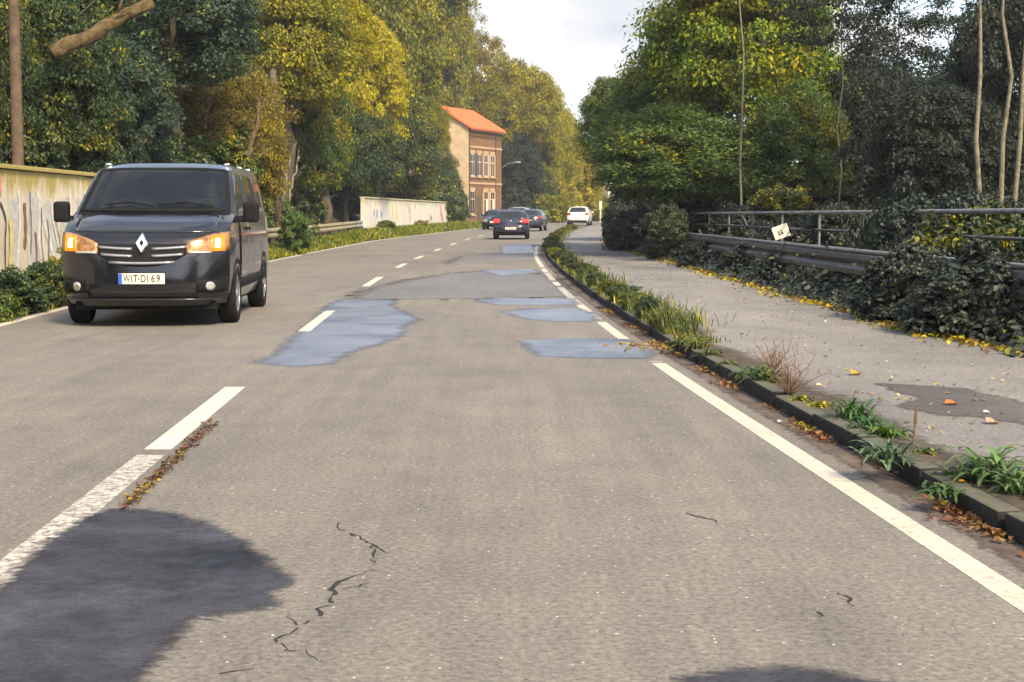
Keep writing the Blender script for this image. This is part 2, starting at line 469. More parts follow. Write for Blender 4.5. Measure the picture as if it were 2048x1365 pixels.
# ------------------------------------------------------------------ the setting: ground, road, path, kerb
lo_ = [0, .15, .35, .6, .9, 1.3, 1.8, 2.4, 3.1, 3.8, 4.6, 5.6, 7, 8.6, 10.5, 13, 16, 20, 25, 31, 40, 55, 80, 130, 220, 400]
hi_ = [0, .2, .5, 1, 1.6, 2.4, 3.2, 4, 5, 6, 7.5, 9, 11, 14, 18, 24, 32, 45, 70, 120, 220, 400]
rows = list(np.arange(-60, 120, 1.5)) + list(np.arange(120, 240, 4.0)) + [250, 270, 300, 340, 390, 450, 520, 600]
V = []; F = []
for y in rows:
    xs = [EL(y) - .15 - d for d in lo_[::-1]] + [EL(y) - .15 + (ER(y) + .33 - EL(y) + .15) * k / 4 for k in (1, 2, 3)] + [ER(y) + .33 + d for d in hi_]
    V += [(x, y, terr(x, y) + (0 if abs(x) < 9 else .12 * math.sin(x * 1.7 + y * .9) * math.sin(y * .6 - x * .4))) for x in xs]
w = len(xs)
F = [(i * w + c, i * w + c + 1, (i + 1) * w + c + 1, (i + 1) * w + c) for i in range(len(rows) - 1) for c in range(w - 1)]
tag(obj('ground', mesh('ground', V, F, True), M['ground']), 'wooded ground with leaf litter around the road', 'ground', kind='structure')

V, F = ribbon(-58, 240, lambda y: EL(y) - .12, lambda y: ER(y) + .33, 0.0, 1.0, 6)
road = tag(obj('road', mesh('road', V, F), M['road']), 'worn grey two lane asphalt road with patches', 'road', kind='structure')
V, F = ribbon(-58, 240, lambda y: ER(y) + .43, lambda y: PR(y), 0.085, 1.0, 4)
path = tag(obj('footpath', mesh('footpath', V, F), M['oldpath']), 'grey asphalt footpath beside the kerb strip', 'footpath', kind='structure')
V, F = ribbon(-3, 150, lambda y: ER(y) + .435, lambda y: ER(y) + .80 + .12 * math.sin(y * 2.1) + .08 * math.sin(y * 5.3) + (.12 if y > 15 else 0) + .25, 0.0868, .25, 1)
obj('soil_strip', across(mesh('soil_strip', V, F), int(153 / .25) + 1), M['soil'], path)
V, F = ribbon(-3, 80, lambda y: ER(y) + .08, lambda y: ER(y) + .328, 0.0012, .1, 1)
obj('gutter', across(mesh('gutter', [(x, y, z) for x, y, z in V], F), 831), M['gutter'], road)

def px_poly(name, pts, z, material, parent, jit=.035, sub=5, seed=1, rim=.12):
    """sheet with a ragged outline, its edge folded down to the road"""
    from mathutils.geometry import delaunay_2d_cdt
    r = random.Random(seed)
    P = [on_ground(*p) for p in pts]; Q = []
    for i, (x, y) in enumerate(P):
        x2, y2 = P[(i + 1) % len(P)]; L = math.hypot(x2 - x, y2 - y); n_ = max(2, int(L / .035)) if y < 40 else 4
        nx, ny = -(y2 - y) / L, (x2 - x) / L; ph = r.uniform(0, 6)
        for k in range(n_):
            t = k / n_; u = L * t
            o_ = jit * math.sin(math.pi * t) * (math.sin(u * 9 + ph) + .6 * math.sin(u * 23 + 2 * ph)) * min(1, L) + (r.gauss(0, jit * .22) if k else 0)
            Q.append((x + (x2 - x) * t + nx * o_, y + (y2 - y) * t + ny * o_))
    n_ = len(Q)
    A2 = sum(Q[i][0] * Q[(i + 1) % n_][1] - Q[(i + 1) % n_][0] * Q[i][1] for i in range(n_))
    if A2 < 0: Q = Q[::-1]
    w_ = max(.02, rim)
    def ring(d):
        out = []
        for i in range(n_):
            (x0, y0), (x1, y1) = Q[(i - 2) % n_], Q[(i + 2) % n_]; L = math.hypot(x1 - x0, y1 - y0) + 1e-9
            out.append((Q[i][0] + (y1 - y0) / L * d, Q[i][1] - (x1 - x0) / L * d * 1.3))
        return out
    O_ = ring(w_); I_ = ring(-w_ * .3)
    vs, es, fs, *_ = delaunay_2d_cdt([Vector(q) for q in I_], [(i, (i + 1) % n_) for i in range(n_)], [], 1, 1e-6)
    V = [(v.x, v.y, g(v.y) + z) for v in vs]; F = []
    for f in fs:
        f = list(f); a_, b_, c_ = (vs[i] for i in f[:3])
        if (b_ - a_).cross(c_ - a_) < 0: f = f[::-1]
        F.append(tuple(f))
    m0 = len(V)
    V += [(x, y, g(y) + z) for x, y in I_] + [(x, y, g(y) + z - .0006) for x, y in O_]
    F += [(m0 + i, m0 + n_ + i, m0 + n_ + (i + 1) % n_, m0 + (i + 1) % n_) for i in range(n_)]
    m = mesh(name, V, F)
    at = m.attributes.new('across', 'FLOAT', 'POINT'); at.data.foreach_set('value', np.array([0.0] * (m0 + n_) + [1.0] * n_, np.float32))
    return obj(name, m, material, parent)
PT = [
    [(0, 1188), (60, 1133), (130, 1072), (190, 1035), (230, 1022), (330, 1030), (400, 1050), (470, 1085), (500, 1112), (548, 1150), (566, 1170), (520, 1185), (534, 1212), (450, 1222), (370, 1230), (340, 1265), (310, 1300), (270, 1348), (240, 1400), (-150, 1400), (-150, 1310)],
    [(518, 726), (560, 712), (600, 672), (640, 640), (660, 612), (690, 600), (785, 602), (775, 612), (830, 640), (800, 652), (795, 672), (745, 690), (690, 705), (650, 728), (600, 732)],
    [(1052, 682), (1150, 678), (1240, 680), (1292, 700), (1285, 716), (1180, 716), (1090, 712), (1072, 700)],
    [(1015, 625), (1060, 618), (1150, 617), (1187, 632), (1180, 642), (1110, 643), (1060, 638)],
    [(955, 601), (1010, 597), (1140, 599), (1152, 610), (1000, 610)],
    [(968, 541), (1060, 539), (1078, 546), (1000, 551)],
    [(1005, 492), (1062, 490), (1067, 506), (1008, 508)],
    [(1385, 1366), (1450, 1352), (1560, 1344), (1640, 1352), (1740, 1372), (1740, 1420), (1385, 1420)],
]
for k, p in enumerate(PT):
    px_poly('repair_patch', p, .0026, M['patch'] if k in (0, 7) else M['patch_damp_sky'], road, .02 if k not in (0, 1) else .03, 6, 10 + k, .14 if k in (0, 7) else .26)
OV = [[(720, 598), (760, 575), (900, 548), (1000, 541), (1085, 552), (1140, 592), (1010, 596), (830, 598)],
      [(1080, 520), (900, 530), (930, 512), (1066, 508)]]
for k, p in enumerate(OV):
    px_poly('dark_overlay', p, .0013, M['overlay'], road, .06, 6, 40 + k, .4)
px_poly('path_repair', [(1755, 792), (1830, 796), (1920, 802), (2060, 838), (2060, 880), (1960, 862), (1880, 858), (1800, 840), (1850, 825)], .0866, M['pathdark'], path, .03, 5, 61)

# markings
def off(f, d): return lambda y: f(y) + d
def dash(y0, y1, mat_, w=.06, f=CL, z=.0020, parent=road, name='lane_dash', step=.5):
    V, F = ribbon(y0, y1, off(f, -w), off(f, w), z, step)
    return obj(name, mesh(name, V, F), mat_, parent)
dash(3.0, 8.15, M['paint_worn'], .075)
dash(8.2, 11.35, M['paint_new'], .075)
dash(16.6, 20.5, M['paint_new'], .065, z=.0055)
for y0 in (27.2, 36.8, 44.2, 53.5, 62.5, 71.5, 80.5, 89.5, 98.5, 107.5, 116.5):
    dash(y0, y0 + (4.2 if y0 < 30 else 3.1), M['paint_new'], .07)
dash(2.0, 13.3, M['paint_edge'], .060, ER, name='edge_line')
for y0, y1 in ((15.55, 18.3), (18.55, 19.6), (19.9, 23.0), (23.2, 27.0), (27.4, 29.0), (29.5, 33.5), (34.0, 36.0), (37.0, 60.0)):
    dash(y0, y1, M['paint_worn'] if y0 in (23.2, 29.5) else M['paint_edge'], .058, ER, name='edge_line')
dash(0, 130, M['paint_edge'], .06, EL, name='edge_line', step=1.0)
# raised cross ribs of the profiled edge line
mr_ = MB(); mr_.box(-.058, .058, -.008, .008, 0, .005)
rib = mesh('line_rib', mr_.V, mr_.F)
for k in range(46):
    y = 4.6 + k * .19
    o = obj('line_rib', rib, M['paint_edge'], road, (ER(y), y, -.0010), -.45)

# cracks
def crack(pts, w, seed):
    r = random.Random(seed)
    P = [on_ground(*p) for p in pts]; Q = []
    for (x, y), (x2, y2) in zip(P, P[1:]):
        n_ = max(3, int(math.hypot(x2 - x, y2 - y) / .035))
        for k in range(n_):
            t = k / n_
            Q.append((x + (x2 - x) * t + r.gauss(0, .010), y + (y2 - y) * t + r.gauss(0, .014)))
    V = []; F = []
    for i, (x, y) in enumerate(Q):
        ww = w * max(.05, r.gauss(.6, .45)) * math.sin(math.pi * min(1, (i + 1) / len(Q)) ** .8) + .001
        x2, y2 = Q[min(i + 1, len(Q) - 1)]; x1, y1 = Q[max(0, i - 1)]
        dx, dy = x2 - x1, y2 - y1; d = math.hypot(dx, dy) + 1e-6
        V += [(x - dy / d * ww, y + dx / d * ww, .0015), (x + dy / d * ww, y - dx / d * ww, .0015)]
        if i and r.random() > .07: F.append((2 * i - 2, 2 * i - 1, 2 * i + 1, 2 * i))
    obj('crack', mesh('crack', V, F), M['crack'], road)
crack([(670, 1048), (690, 1062), (712, 1072), (735, 1090), (750, 1100), (742, 1120), (738, 1140)], .010, 1)
crack([(738, 1140), (715, 1150), (660, 1175), (675, 1190), (655, 1218), (600, 1250), (565, 1280), (570, 1297), (610, 1302), (640, 1328)], .010, 2)
crack([(1372, 1026), (1400, 1036), (1430, 1042), (1440, 1054)], .006, 3)
crack([(1676, 1188), (1692, 1196), (1715, 1224)], .006, 4)
crack([(1640, 1222), (1632, 1236)], .006, 5)
crack([(738, 1092), (760, 1100), (800, 1112)], .005, 8)
crack([(690, 1180), (720, 1172), (742, 1165)], .005, 9)
crack([(600, 1250), (585, 1238), (570, 1230)], .005, 10)
crack([(2, 1346), (120, 1310)], .006, 6)
crack([(410, 1352), (530, 1335)], .006, 7)

# kerb of one metre stones
kerb = tag(empty('kerb'), 'low dark kerb of long stones along the footpath', 'kerb', kind='structure')
mk = MB(); mk.box(-.055, .055, -.485, .485, -.08, .105, .016)
km = mesh('kerbstone', mk.V, mk.F)
rk = random.Random(3)
y = 2.5
while y < 96:
    a = math.atan2(ER(y + .5) - ER(y - .5), 1.0)
    o = obj('kerbstone', km, M['kerb'], kerb, (ER(y) + .385 + rk.gauss(0, .006), y, g(y) + rk.gauss(-.004, .006)), -a + rk.gauss(0, .006))
    o.rotation_euler[1] = rk.gauss(0, .02)
    y += 1.0

# ------------------------------------------------------------------ walls, rails and poles on the left
def concrete(name, lo, hi, moss):
    m, n, l, p = newmat(name)
    a = noise(n, l, 2.2, 5, .6, stretch=(1, 1, .25)); b_ = noise(n, l, 26, 4, .7)
    c = ramp(n, l, a, [(.3, lo), (.7, hi)])
    c = mixc(n, l, .35, c, ramp(n, l, b_, [(.3, .6), (.7, 1.3)]), 'MULTIPLY')
    ms = noise(n, l, 3.1, 5, .65, stretch=(1, 1, .35))
    tc = n.new('ShaderNodeTexCoord'); se = n.new('ShaderNodeSeparateXYZ'); l.new(tc.outputs['Object'], se.inputs[0])
    hz = ramp(n, l, se.outputs['Z'], [(.9, 0.0), (1.0, 0.0)])
    mp = n.new('ShaderNodeMapRange'); mp.inputs['From Min'].default_value = 1.15; mp.inputs['From Max'].default_value = 1.75; l.new(se.outputs['Z'], mp.inputs['Value'])
    ad = n.new('ShaderNodeMath'); ad.operation = 'MULTIPLY_ADD'; ad.inputs[1].default_value = .45; l.new(mp.outputs[0], ad.inputs[0]); l.new(ms, ad.inputs[2])
    c = mixc(n, l, ramp(n, l, ad.outputs[0], [(.62, 0.0), (.84, 1.0)]), c, moss)
    l.new(c, p.inputs['Base Color']); p.inputs['Roughness'].default_value = .9
    bump(n, l, p, b_, .5, .01)
    return m
M['conc_near'] = concrete('ochre_concrete', (.50, .44, .32), (.68, .61, .48), (.36, .285, .08))
M['conc_far'] = concrete('pale_concrete', (.54, .50, .42), (.70, .66, .57), (.42, .39, .24))
for nm, c in dict(g_white=(.62, .60, .54), g_grey=(.46, .45, .41), g_black=(.03, .03, .035), g_maroon=(.22, .10, .08), g_blue=(.26, .33, .46), g_red=(.60, .20, .14), g_yellow=(.62, .50, .16), g_red2=(.62, .14, .08)).items():
    M[nm] = plain(nm + '_spray', c, .8, var=.2, scale=8)

def wall(name, A, B, z0, H, np_, mat_, label, T=.22):
    A = Vector((A[0], A[1], 0)); B = Vector((B[0], B[1], 0)); d = B - A; Ln = d.length
    rz = math.atan2(d.y, d.x)
    root = empty(name, (A.x, A.y, z0), rz); tag(root, label, 'wall', 'graffiti covered concrete walls along the verge')
    pl = Ln / np_
    for k in range(np_):
        mb = MB(); mb.box(k * pl + .008, (k + 1) * pl - .008, 0, T, -.5, H + .012 * math.sin(k * 2.3), .012)
        mb.build('wall_panel', mat_, root)
    for k in range(np_):
        mb = MB(); mb.box(k * pl - .05 if k == 0 else k * pl + .004, (k + 1) * pl - .004, -.05, T + .05, H + .016, H + .085, .012)
        mb.build('coping_stone', mat_, root)
    return root, Ln
nw, nwL = wall('concrete_wall', (-8.0, 36.5), (-8.0, 12.5), .26, 1.72, 8, M['conc_near'], 'ochre mossy concrete wall with white graffiti letters behind the van')
fw, fwL = wall('concrete_wall', (-5.0, 112), (-8.05, 80), .50, 1.66, 10, M['conc_far'], 'pale concrete wall with faded graffiti between guardrail and house')
for r_ in (nw, fw):      # panels must face the road: local -Y side
    pass
def stroke(pts, w, z):
    """ribbon through (along, height) points on a wall face"""
    P = [Vector((a, b)) for a, b in pts]; S = []
    for i in range(len(P) - 1):
        p0, p1, p2, p3 = P[max(i - 1, 0)], P[i], P[i + 1], P[min(i + 2, len(P) - 1)]
        for k in range(7):
            t = k / 7
            S.append(.5 * ((2 * p1) + (p2 - p0) * t + (2 * p0 - 5 * p1 + 4 * p2 - p3) * t * t + (3 * p1 - p0 - 3 * p2 + p3) * t ** 3))
    S.append(P[-1]); V = []; F = []
    for i, s in enumerate(S):
        d = (S[min(i + 1, len(S) - 1)] - S[max(i - 1, 0)]); d = d.normalized() if d.length > 0 else Vector((1, 0)); n_ = Vector((-d.y, d.x)) * w * .5 * (1 + .18 * math.sin(i * 1.3))
        V += [(s.x + n_.x, z, s.y + n_.y), (s.x - n_.x, z, s.y - n_.y)]
        if i: F.append((2 * i - 2, 2 * i - 1, 2 * i + 1, 2 * i))
    return V, F
def graffiti(root, Y0, sgn, items, T):
    for k, (c, w, pts) in enumerate(items):
        V, F = stroke([(sgn(a), h) for a, h in pts], w, T - (.003 + .0012 * k if T == 0 else -.003 - .0012 * k))
        obj('graffiti', mesh('graffiti', V, F), M[c], root)
nY = lambda Y: 36.5 - Y
graffiti(nw, 0, nY, [
    ('g_grey', .46, [(23.5, 1.28), (23.55, .9), (23.4, .25)]), ('g_grey', .5, [(24.45, 1.38), (24.45, .8), (24.5, .2)]),
    ('g_grey', .46, [(25.1, 1.22), (25.3, .7), (25.55, .2)]), ('g_grey', .5, [(26.1, 1.3), (26.2, .7), (26.2, .2)]), ('g_grey', .5, [(27.2, 1.3), (27.1, .7), (27.3, .2)]),
    ('g_white', .09, [(23.75, 1.42), (23.78, 1.0), (23.7, .6), (23.55, .12)]),
    ('g_white', .10, [(24.68, 1.45), (24.78, 1.1), (24.7, .7), (24.8, .3)]),
    ('g_white', .09, [(24.2, .7), (24.15, .4), (24.25, .1)]), ('g_white', .11, [(24.85, 1.1), (25.1, .75), (25.45, .35), (25.5, .05)]),
    ('g_white', .08, [(25.35, 1.3), (25.5, .9), (25.8, .4)]), ('g_white', .09, [(26.45, 1.4), (26.5, 1.0), (26.3, .3)]),
    ('g_white', .09, [(27.4, 1.45), (27.5, .9), (27.2, .2)]),
    ('g_maroon', .13, [(24.0, 1.22), (24.02, .8), (23.95, .5)]), ('g_maroon', .07, [(24.5, .75), (24.55, .4), (24.5, .15)]),
    ('g_black', .05, [(22.86, 1.22), (23.08, .95), (23.02, .6), (23.0, .12)]), ('g_black', .03, [(24.85, 1.15), (24.8, .6), (24.9, .2)]),
    ('g_black', .035, [(25.15, .95), (25.2, .6), (25.15, .3)]), ('g_black', .03, [(25.55, 1.0), (25.8, .6), (25.9, .3)]), ('g_black', .03, [(24.25, 1.4), (24.28, .9), (24.22, .4)]),
    ('g_yellow', .16, [(23.28, .95), (23.3, .6), (23.2, .2)]), ('g_red', .2, [(22.78, 1.62), (22.8, 1.35)])], .22)
fY = lambda Y: (112 - Y) * fwL / 32
graffiti(fw, 0, fY, [
    ('g_blue', .5, [(82.6, 1.0), (82.8, .75)]), ('g_blue', .45, [(83.6, 1.05), (83.5, .6)]), ('g_blue', .4, [(84.6, .9), (85.2, .7)]),
    ('g_yellow', .5, [(88.5, 1.45), (88.7, .7)]), ('g_yellow', .4, [(89.8, 1.4), (90.0, .5)]), ('g_grey', .5, [(94, 1.3), (95, .9), (94.6, .4)]),
    ('g_white', .5, [(97, 1.2), (98.5, 1.1), (98.2, .5)]), ('g_red', .55, [(108.2, 1.5), (108.5, .95), (109, .5)]), ('g_maroon', .35, [(103.5, .7), (103.9, .45)]),
    ('g_red', .35, [(109.3, .6), (109.6, .3)])], .22)

def wbeam(pts, h=.31, zc=.6, depth=.08):
    """steel W profile swept along ground points; returns verts, faces"""
    prof = [(0, -.5), (.9, -.42), (1, -.2), (.15, 0), (1, .2), (.9, .42), (0, .5)]
    V = []; F = []
    for i, (x, y, z) in enumerate(pts):
        a = Vector(pts[min(i + 1, len(pts) - 1)]) - Vector(pts[max(i - 1, 0)]); n_ = Vector((a.y, -a.x, 0)).normalized()
        for (d, hh) in prof:
            V.append((x + n_.x * d * depth, y + n_.y * d * depth, z + zc + hh * h))
    k = len(prof)
    for i in range(len(pts) - 1):
        for j in range(k - 1):
            F.append((i * k + j, i * k + j + 1, (i + 1) * k + j + 1, (i + 1) * k + j))
    return V, F
# guardrail in front of the wood, left verge (road side is +X)
gl = empty('guardrail', (-8.0, 37, 0)); tag(gl, 'ochre steel guardrail between the two concrete walls', 'guardrail')
gp = [(-8.0 + (0.0 if y < 60 else 0), y, .22 + g(y)) for y in np.arange(37, 80.5, 1.0)]
V, F = wbeam([(x + 8.0, y - 37, z) for x, y, z in gp[:-3]], .33, .46)
obj('beam', mesh('beam', V, F), M['rail_ochre'], gl)
V, F = wbeam([(x + 8.02, y - 37, z) for x, y, z in gp[-4:]], .36, .46)
obj('end_section', mesh('end_section', V, F), M['galv'], gl)
pm_ = MB(); pm_.box(-.11, -.01, -.04, .04, -.6, .62, .006); pmesh = mesh('post', pm_.V, pm_.F)
for y in np.arange(38, 80, 4.0):
    obj('post', pmesh, M['rail_dark'], gl, (0, y - 37, .2 + g(y)))

# guardrail and pipe railing on the right (road side is -X)
def GX(y): return PR(y) + .62
gr = empty('guardrail', (0, 0, 0)); tag(gr, 'dark steel guardrail half hidden in the brambles beside the footpath', 'guardrail')
V, F = wbeam([(GX(y), y, g(y)) for y in np.arange(68, 9.5, -1.0)], .31, .62)
obj('beam', mesh('beam', V, F), M['rail_dark'], gr)
pm_ = MB(); pm_.box(.02, .12, -.05, .05, -.5, .76, .006); pmesh2 = mesh('post', pm_.V, pm_.F)
for y in np.arange(12, 68, 4.0):
    obj('post', pmesh2, M['rail_dark'], gr, (GX(y), y, g(y)))
mt_ = MB(); mt_.tube([(GX(y) - .02, y, g(y) + .80) for y in np.arange(10, 68.5, 1.0)], .028, 8)
mt_.build('top_tube', M['galv_dull'], gr, True)
hr = empty('pipe_railing', (0, 0, 0)); tag(hr, 'grey tube railing behind the guardrail at the footpath edge', 'railing')
def HX(y): return PR(y) + 1.25
MB().tube([(HX(y), y, g(y) + 1.33) for y in np.arange(10, 62.5, 1.0)], .030, 8).build('top_rail', M['galv_dull'], hr, True)
MB().tube([(HX(y), y, g(y) + 1.03) for y in np.arange(10, 60.5, 1.0)], .022, 8).build('middle_rail', M['rail_dark'], hr, True)
for y in np.arange(12, 61, 3.5):
    MB().tube([(HX(y), y, -.6), (HX(y), y, g(y) + 1.33)], .026, 8).build('post', M['rail_dark'], hr, True)
MB().tube([(HX(34.6), 34.6, 1.33), (HX(33.7), 33.7, 1.03)], .02, 6).build('brace', M['galv_dull'], hr, True)

# tilted little notice on the railing
sx, sz = at_depth(1562, 464, 28.6)
nt = empty('notice_board', (sx, 28.6, sz)); nt.rotation_euler = (0, -rad(20), rad(4)); tag(nt, 'small tilted white notice with dark smudged marks hanging on the railing', 'sign')
M['cream'] = plain('cream_board', (.72, .69, .54), .7, var=.12, scale=10)
M['ink'] = plain('dark_ink', (.07, .065, .03), .8, var=.3)
mb = MB(); mb.box(-.155, .155, -.008, .008, -.125, .125, .005); mb.build('board', M['cream'], nt)
def blot(pts, z, par):
    obj('mark', mesh('mark', [(x, z, y) for x, y in pts], [tuple(range(len(pts)))]), M['ink'], par)
blot([(-.065, .03), (-.035, .035), (-.04, .0), (-.02, -.06), (-.05, -.065), (-.06, -.02)], -.0095, nt)
blot([(.0, .05), (.012, .05), (.016, .0), (.04, -.03), (.035, -.055), (-.005, -.055), (-.01, -.02)], -.0095, nt)
blot([(.065, -.02), (.085, -.02), (.083, -.045), (.065, -.045)], -.0095, nt)
MB().tube([(.0, .015, .12), (.0, .10, .17)], .004, 5).build('wire', M['black'], nt)

# wooden poles
def pole(px, Y, yt, wpx, label, mat_=None, lean=0.0):
    x, zt = at_depth(px, yt, Y); zb = terr(x, Y) - .3
    r0 = wpx * Y / FPX / 2
    o = empty('wooden_pole', (x, Y, zb)); tag(o, label, 'pole')
    H = zt - zb
    MB().tube([(lean * H * t * t, 0, H * t) for t in (0, .15, .3, .5, .7, .85, 1)], [r0 * (1.08 - .2 * t) for t in (0, .15, .3, .5, .7, .85, 1)], 12).build('shaft', mat_ or M['pole'], o, True)
    MB().tube([(lean * H, 0, H - .002), (lean * H, 0, H + .05)], [r0 * .95, r0 * .3], 12).build('cap', M['rail_dark'], o, True)
    return o
pole(20, 27, -260, 23, 'thick brown wooden pole rising behind the ochre wall')
pole(553, 58, 140, 13, 'weathered wooden pole standing among trees behind the guardrail', lean=-.02)

# ------------------------------------------------------------------ vehicles
def carpaint(name, c, rough=.2, metal=.0, coat=.45, dirt=.2):
    m, n, l, p = newmat(name)
    f = noise(n, l, 3.5, 5, .65); f2 = noise(n, l, 40, 3)
    col = mixc(n, l, ramp(n, l, f, [(.4, 0.0), (.8, dirt)]), c, (.16, .145, .125))
    l.new(col, p.inputs['Base Color']); p.inputs['Metallic'].default_value = metal
    l.new(ramp(n, l, f, [(.3, rough), (.8, rough + .2)]), p.inputs['Roughness'])
    p.inputs['Coat Weight'].default_value = coat; p.inputs['Coat Roughness'].default_value = .06; p.inputs['Specular IOR Level'].default_value = .35
    return m
def glassmat(name, see=.0, tint=(.02, .024, .028)):
    m, n, l, p = newmat(name)
    p.inputs['Base Color'].default_value = tint + (1,); p.inputs['Roughness'].default_value = .04; p.inputs['Specular IOR Level'].default_value = .45
    no = noise(n, l, 5, 3); l.new(ramp(n, l, no, [(.3, .03), (.8, .09)]), p.inputs['Roughness'])
    if see:
        t = n.new('ShaderNodeBsdfTransparent'); t.inputs['Color'].default_value = (.5, .54, .53, 1)
        mx = n.new('ShaderNodeMixShader'); mx.inputs[0].default_value = see
        l.new(p.outputs[0], mx.inputs[1]); l.new(t.outputs[0], mx.inputs[2]); l.new(mx.outputs[0], n['Material Output'].inputs['Surface'])
    return m
M['glass'] = glassmat('dark_glass')
M['screen'] = glassmat('windscreen_glass', .5)
M['screen'].node_tree.nodes['Principled BSDF'].inputs['Specular IOR Level'].default_value = .9
M['navy'] = carpaint('navy_paint', (.012, .018, .042))
M['blackpaint'] = carpaint('black_paint', (.005, .0058, .009), dirt=.04, rough=.12, coat=.6)
M['bluegrey'] = carpaint('plum_paint', (.022, .020, .034))
M['silver'] = carpaint('silver_paint', (.42, .42, .42), metal=.6)
M['whitepaint'] = carpaint('white_paint', (.74, .70, .62), metal=0, dirt=.2)
M['tail'] = emis('lit_tail_lamp', (1.0, .03, .025), 1.3, (.25, .01, .01))
M['tail_off'] = plain('tail_lamp', (.30, .02, .02), .15, var=.2)
M['amber'] = emis('lit_indicator', (1.0, .21, .008), 1.0, (.25, .06, .01))
M['amber_core'] = emis('lamp_core', (1.0, .78, .40), 6.0, (.3, .2, .1))
M['lamp'] = plain('headlamp_reflector', (.40, .20, .085), .14, .4, var=.55, scale=16)
M['lens'] = plain('clear_lamp', (.62, .60, .56), .1, .6, var=.2, scale=16)
M['plate'] = plain('plate_white', (.74, .70, .56), .5, var=.08)
M['plate_blue'] = plain('plate_blue', (.02, .10, .45), .5, var=.1)
M['plate_ink'] = plain('plate_ink', (.015, .015, .018), .6, var=.1)
M['trimgrey'] = plain('grey_trim', (.10, .10, .10), .6)

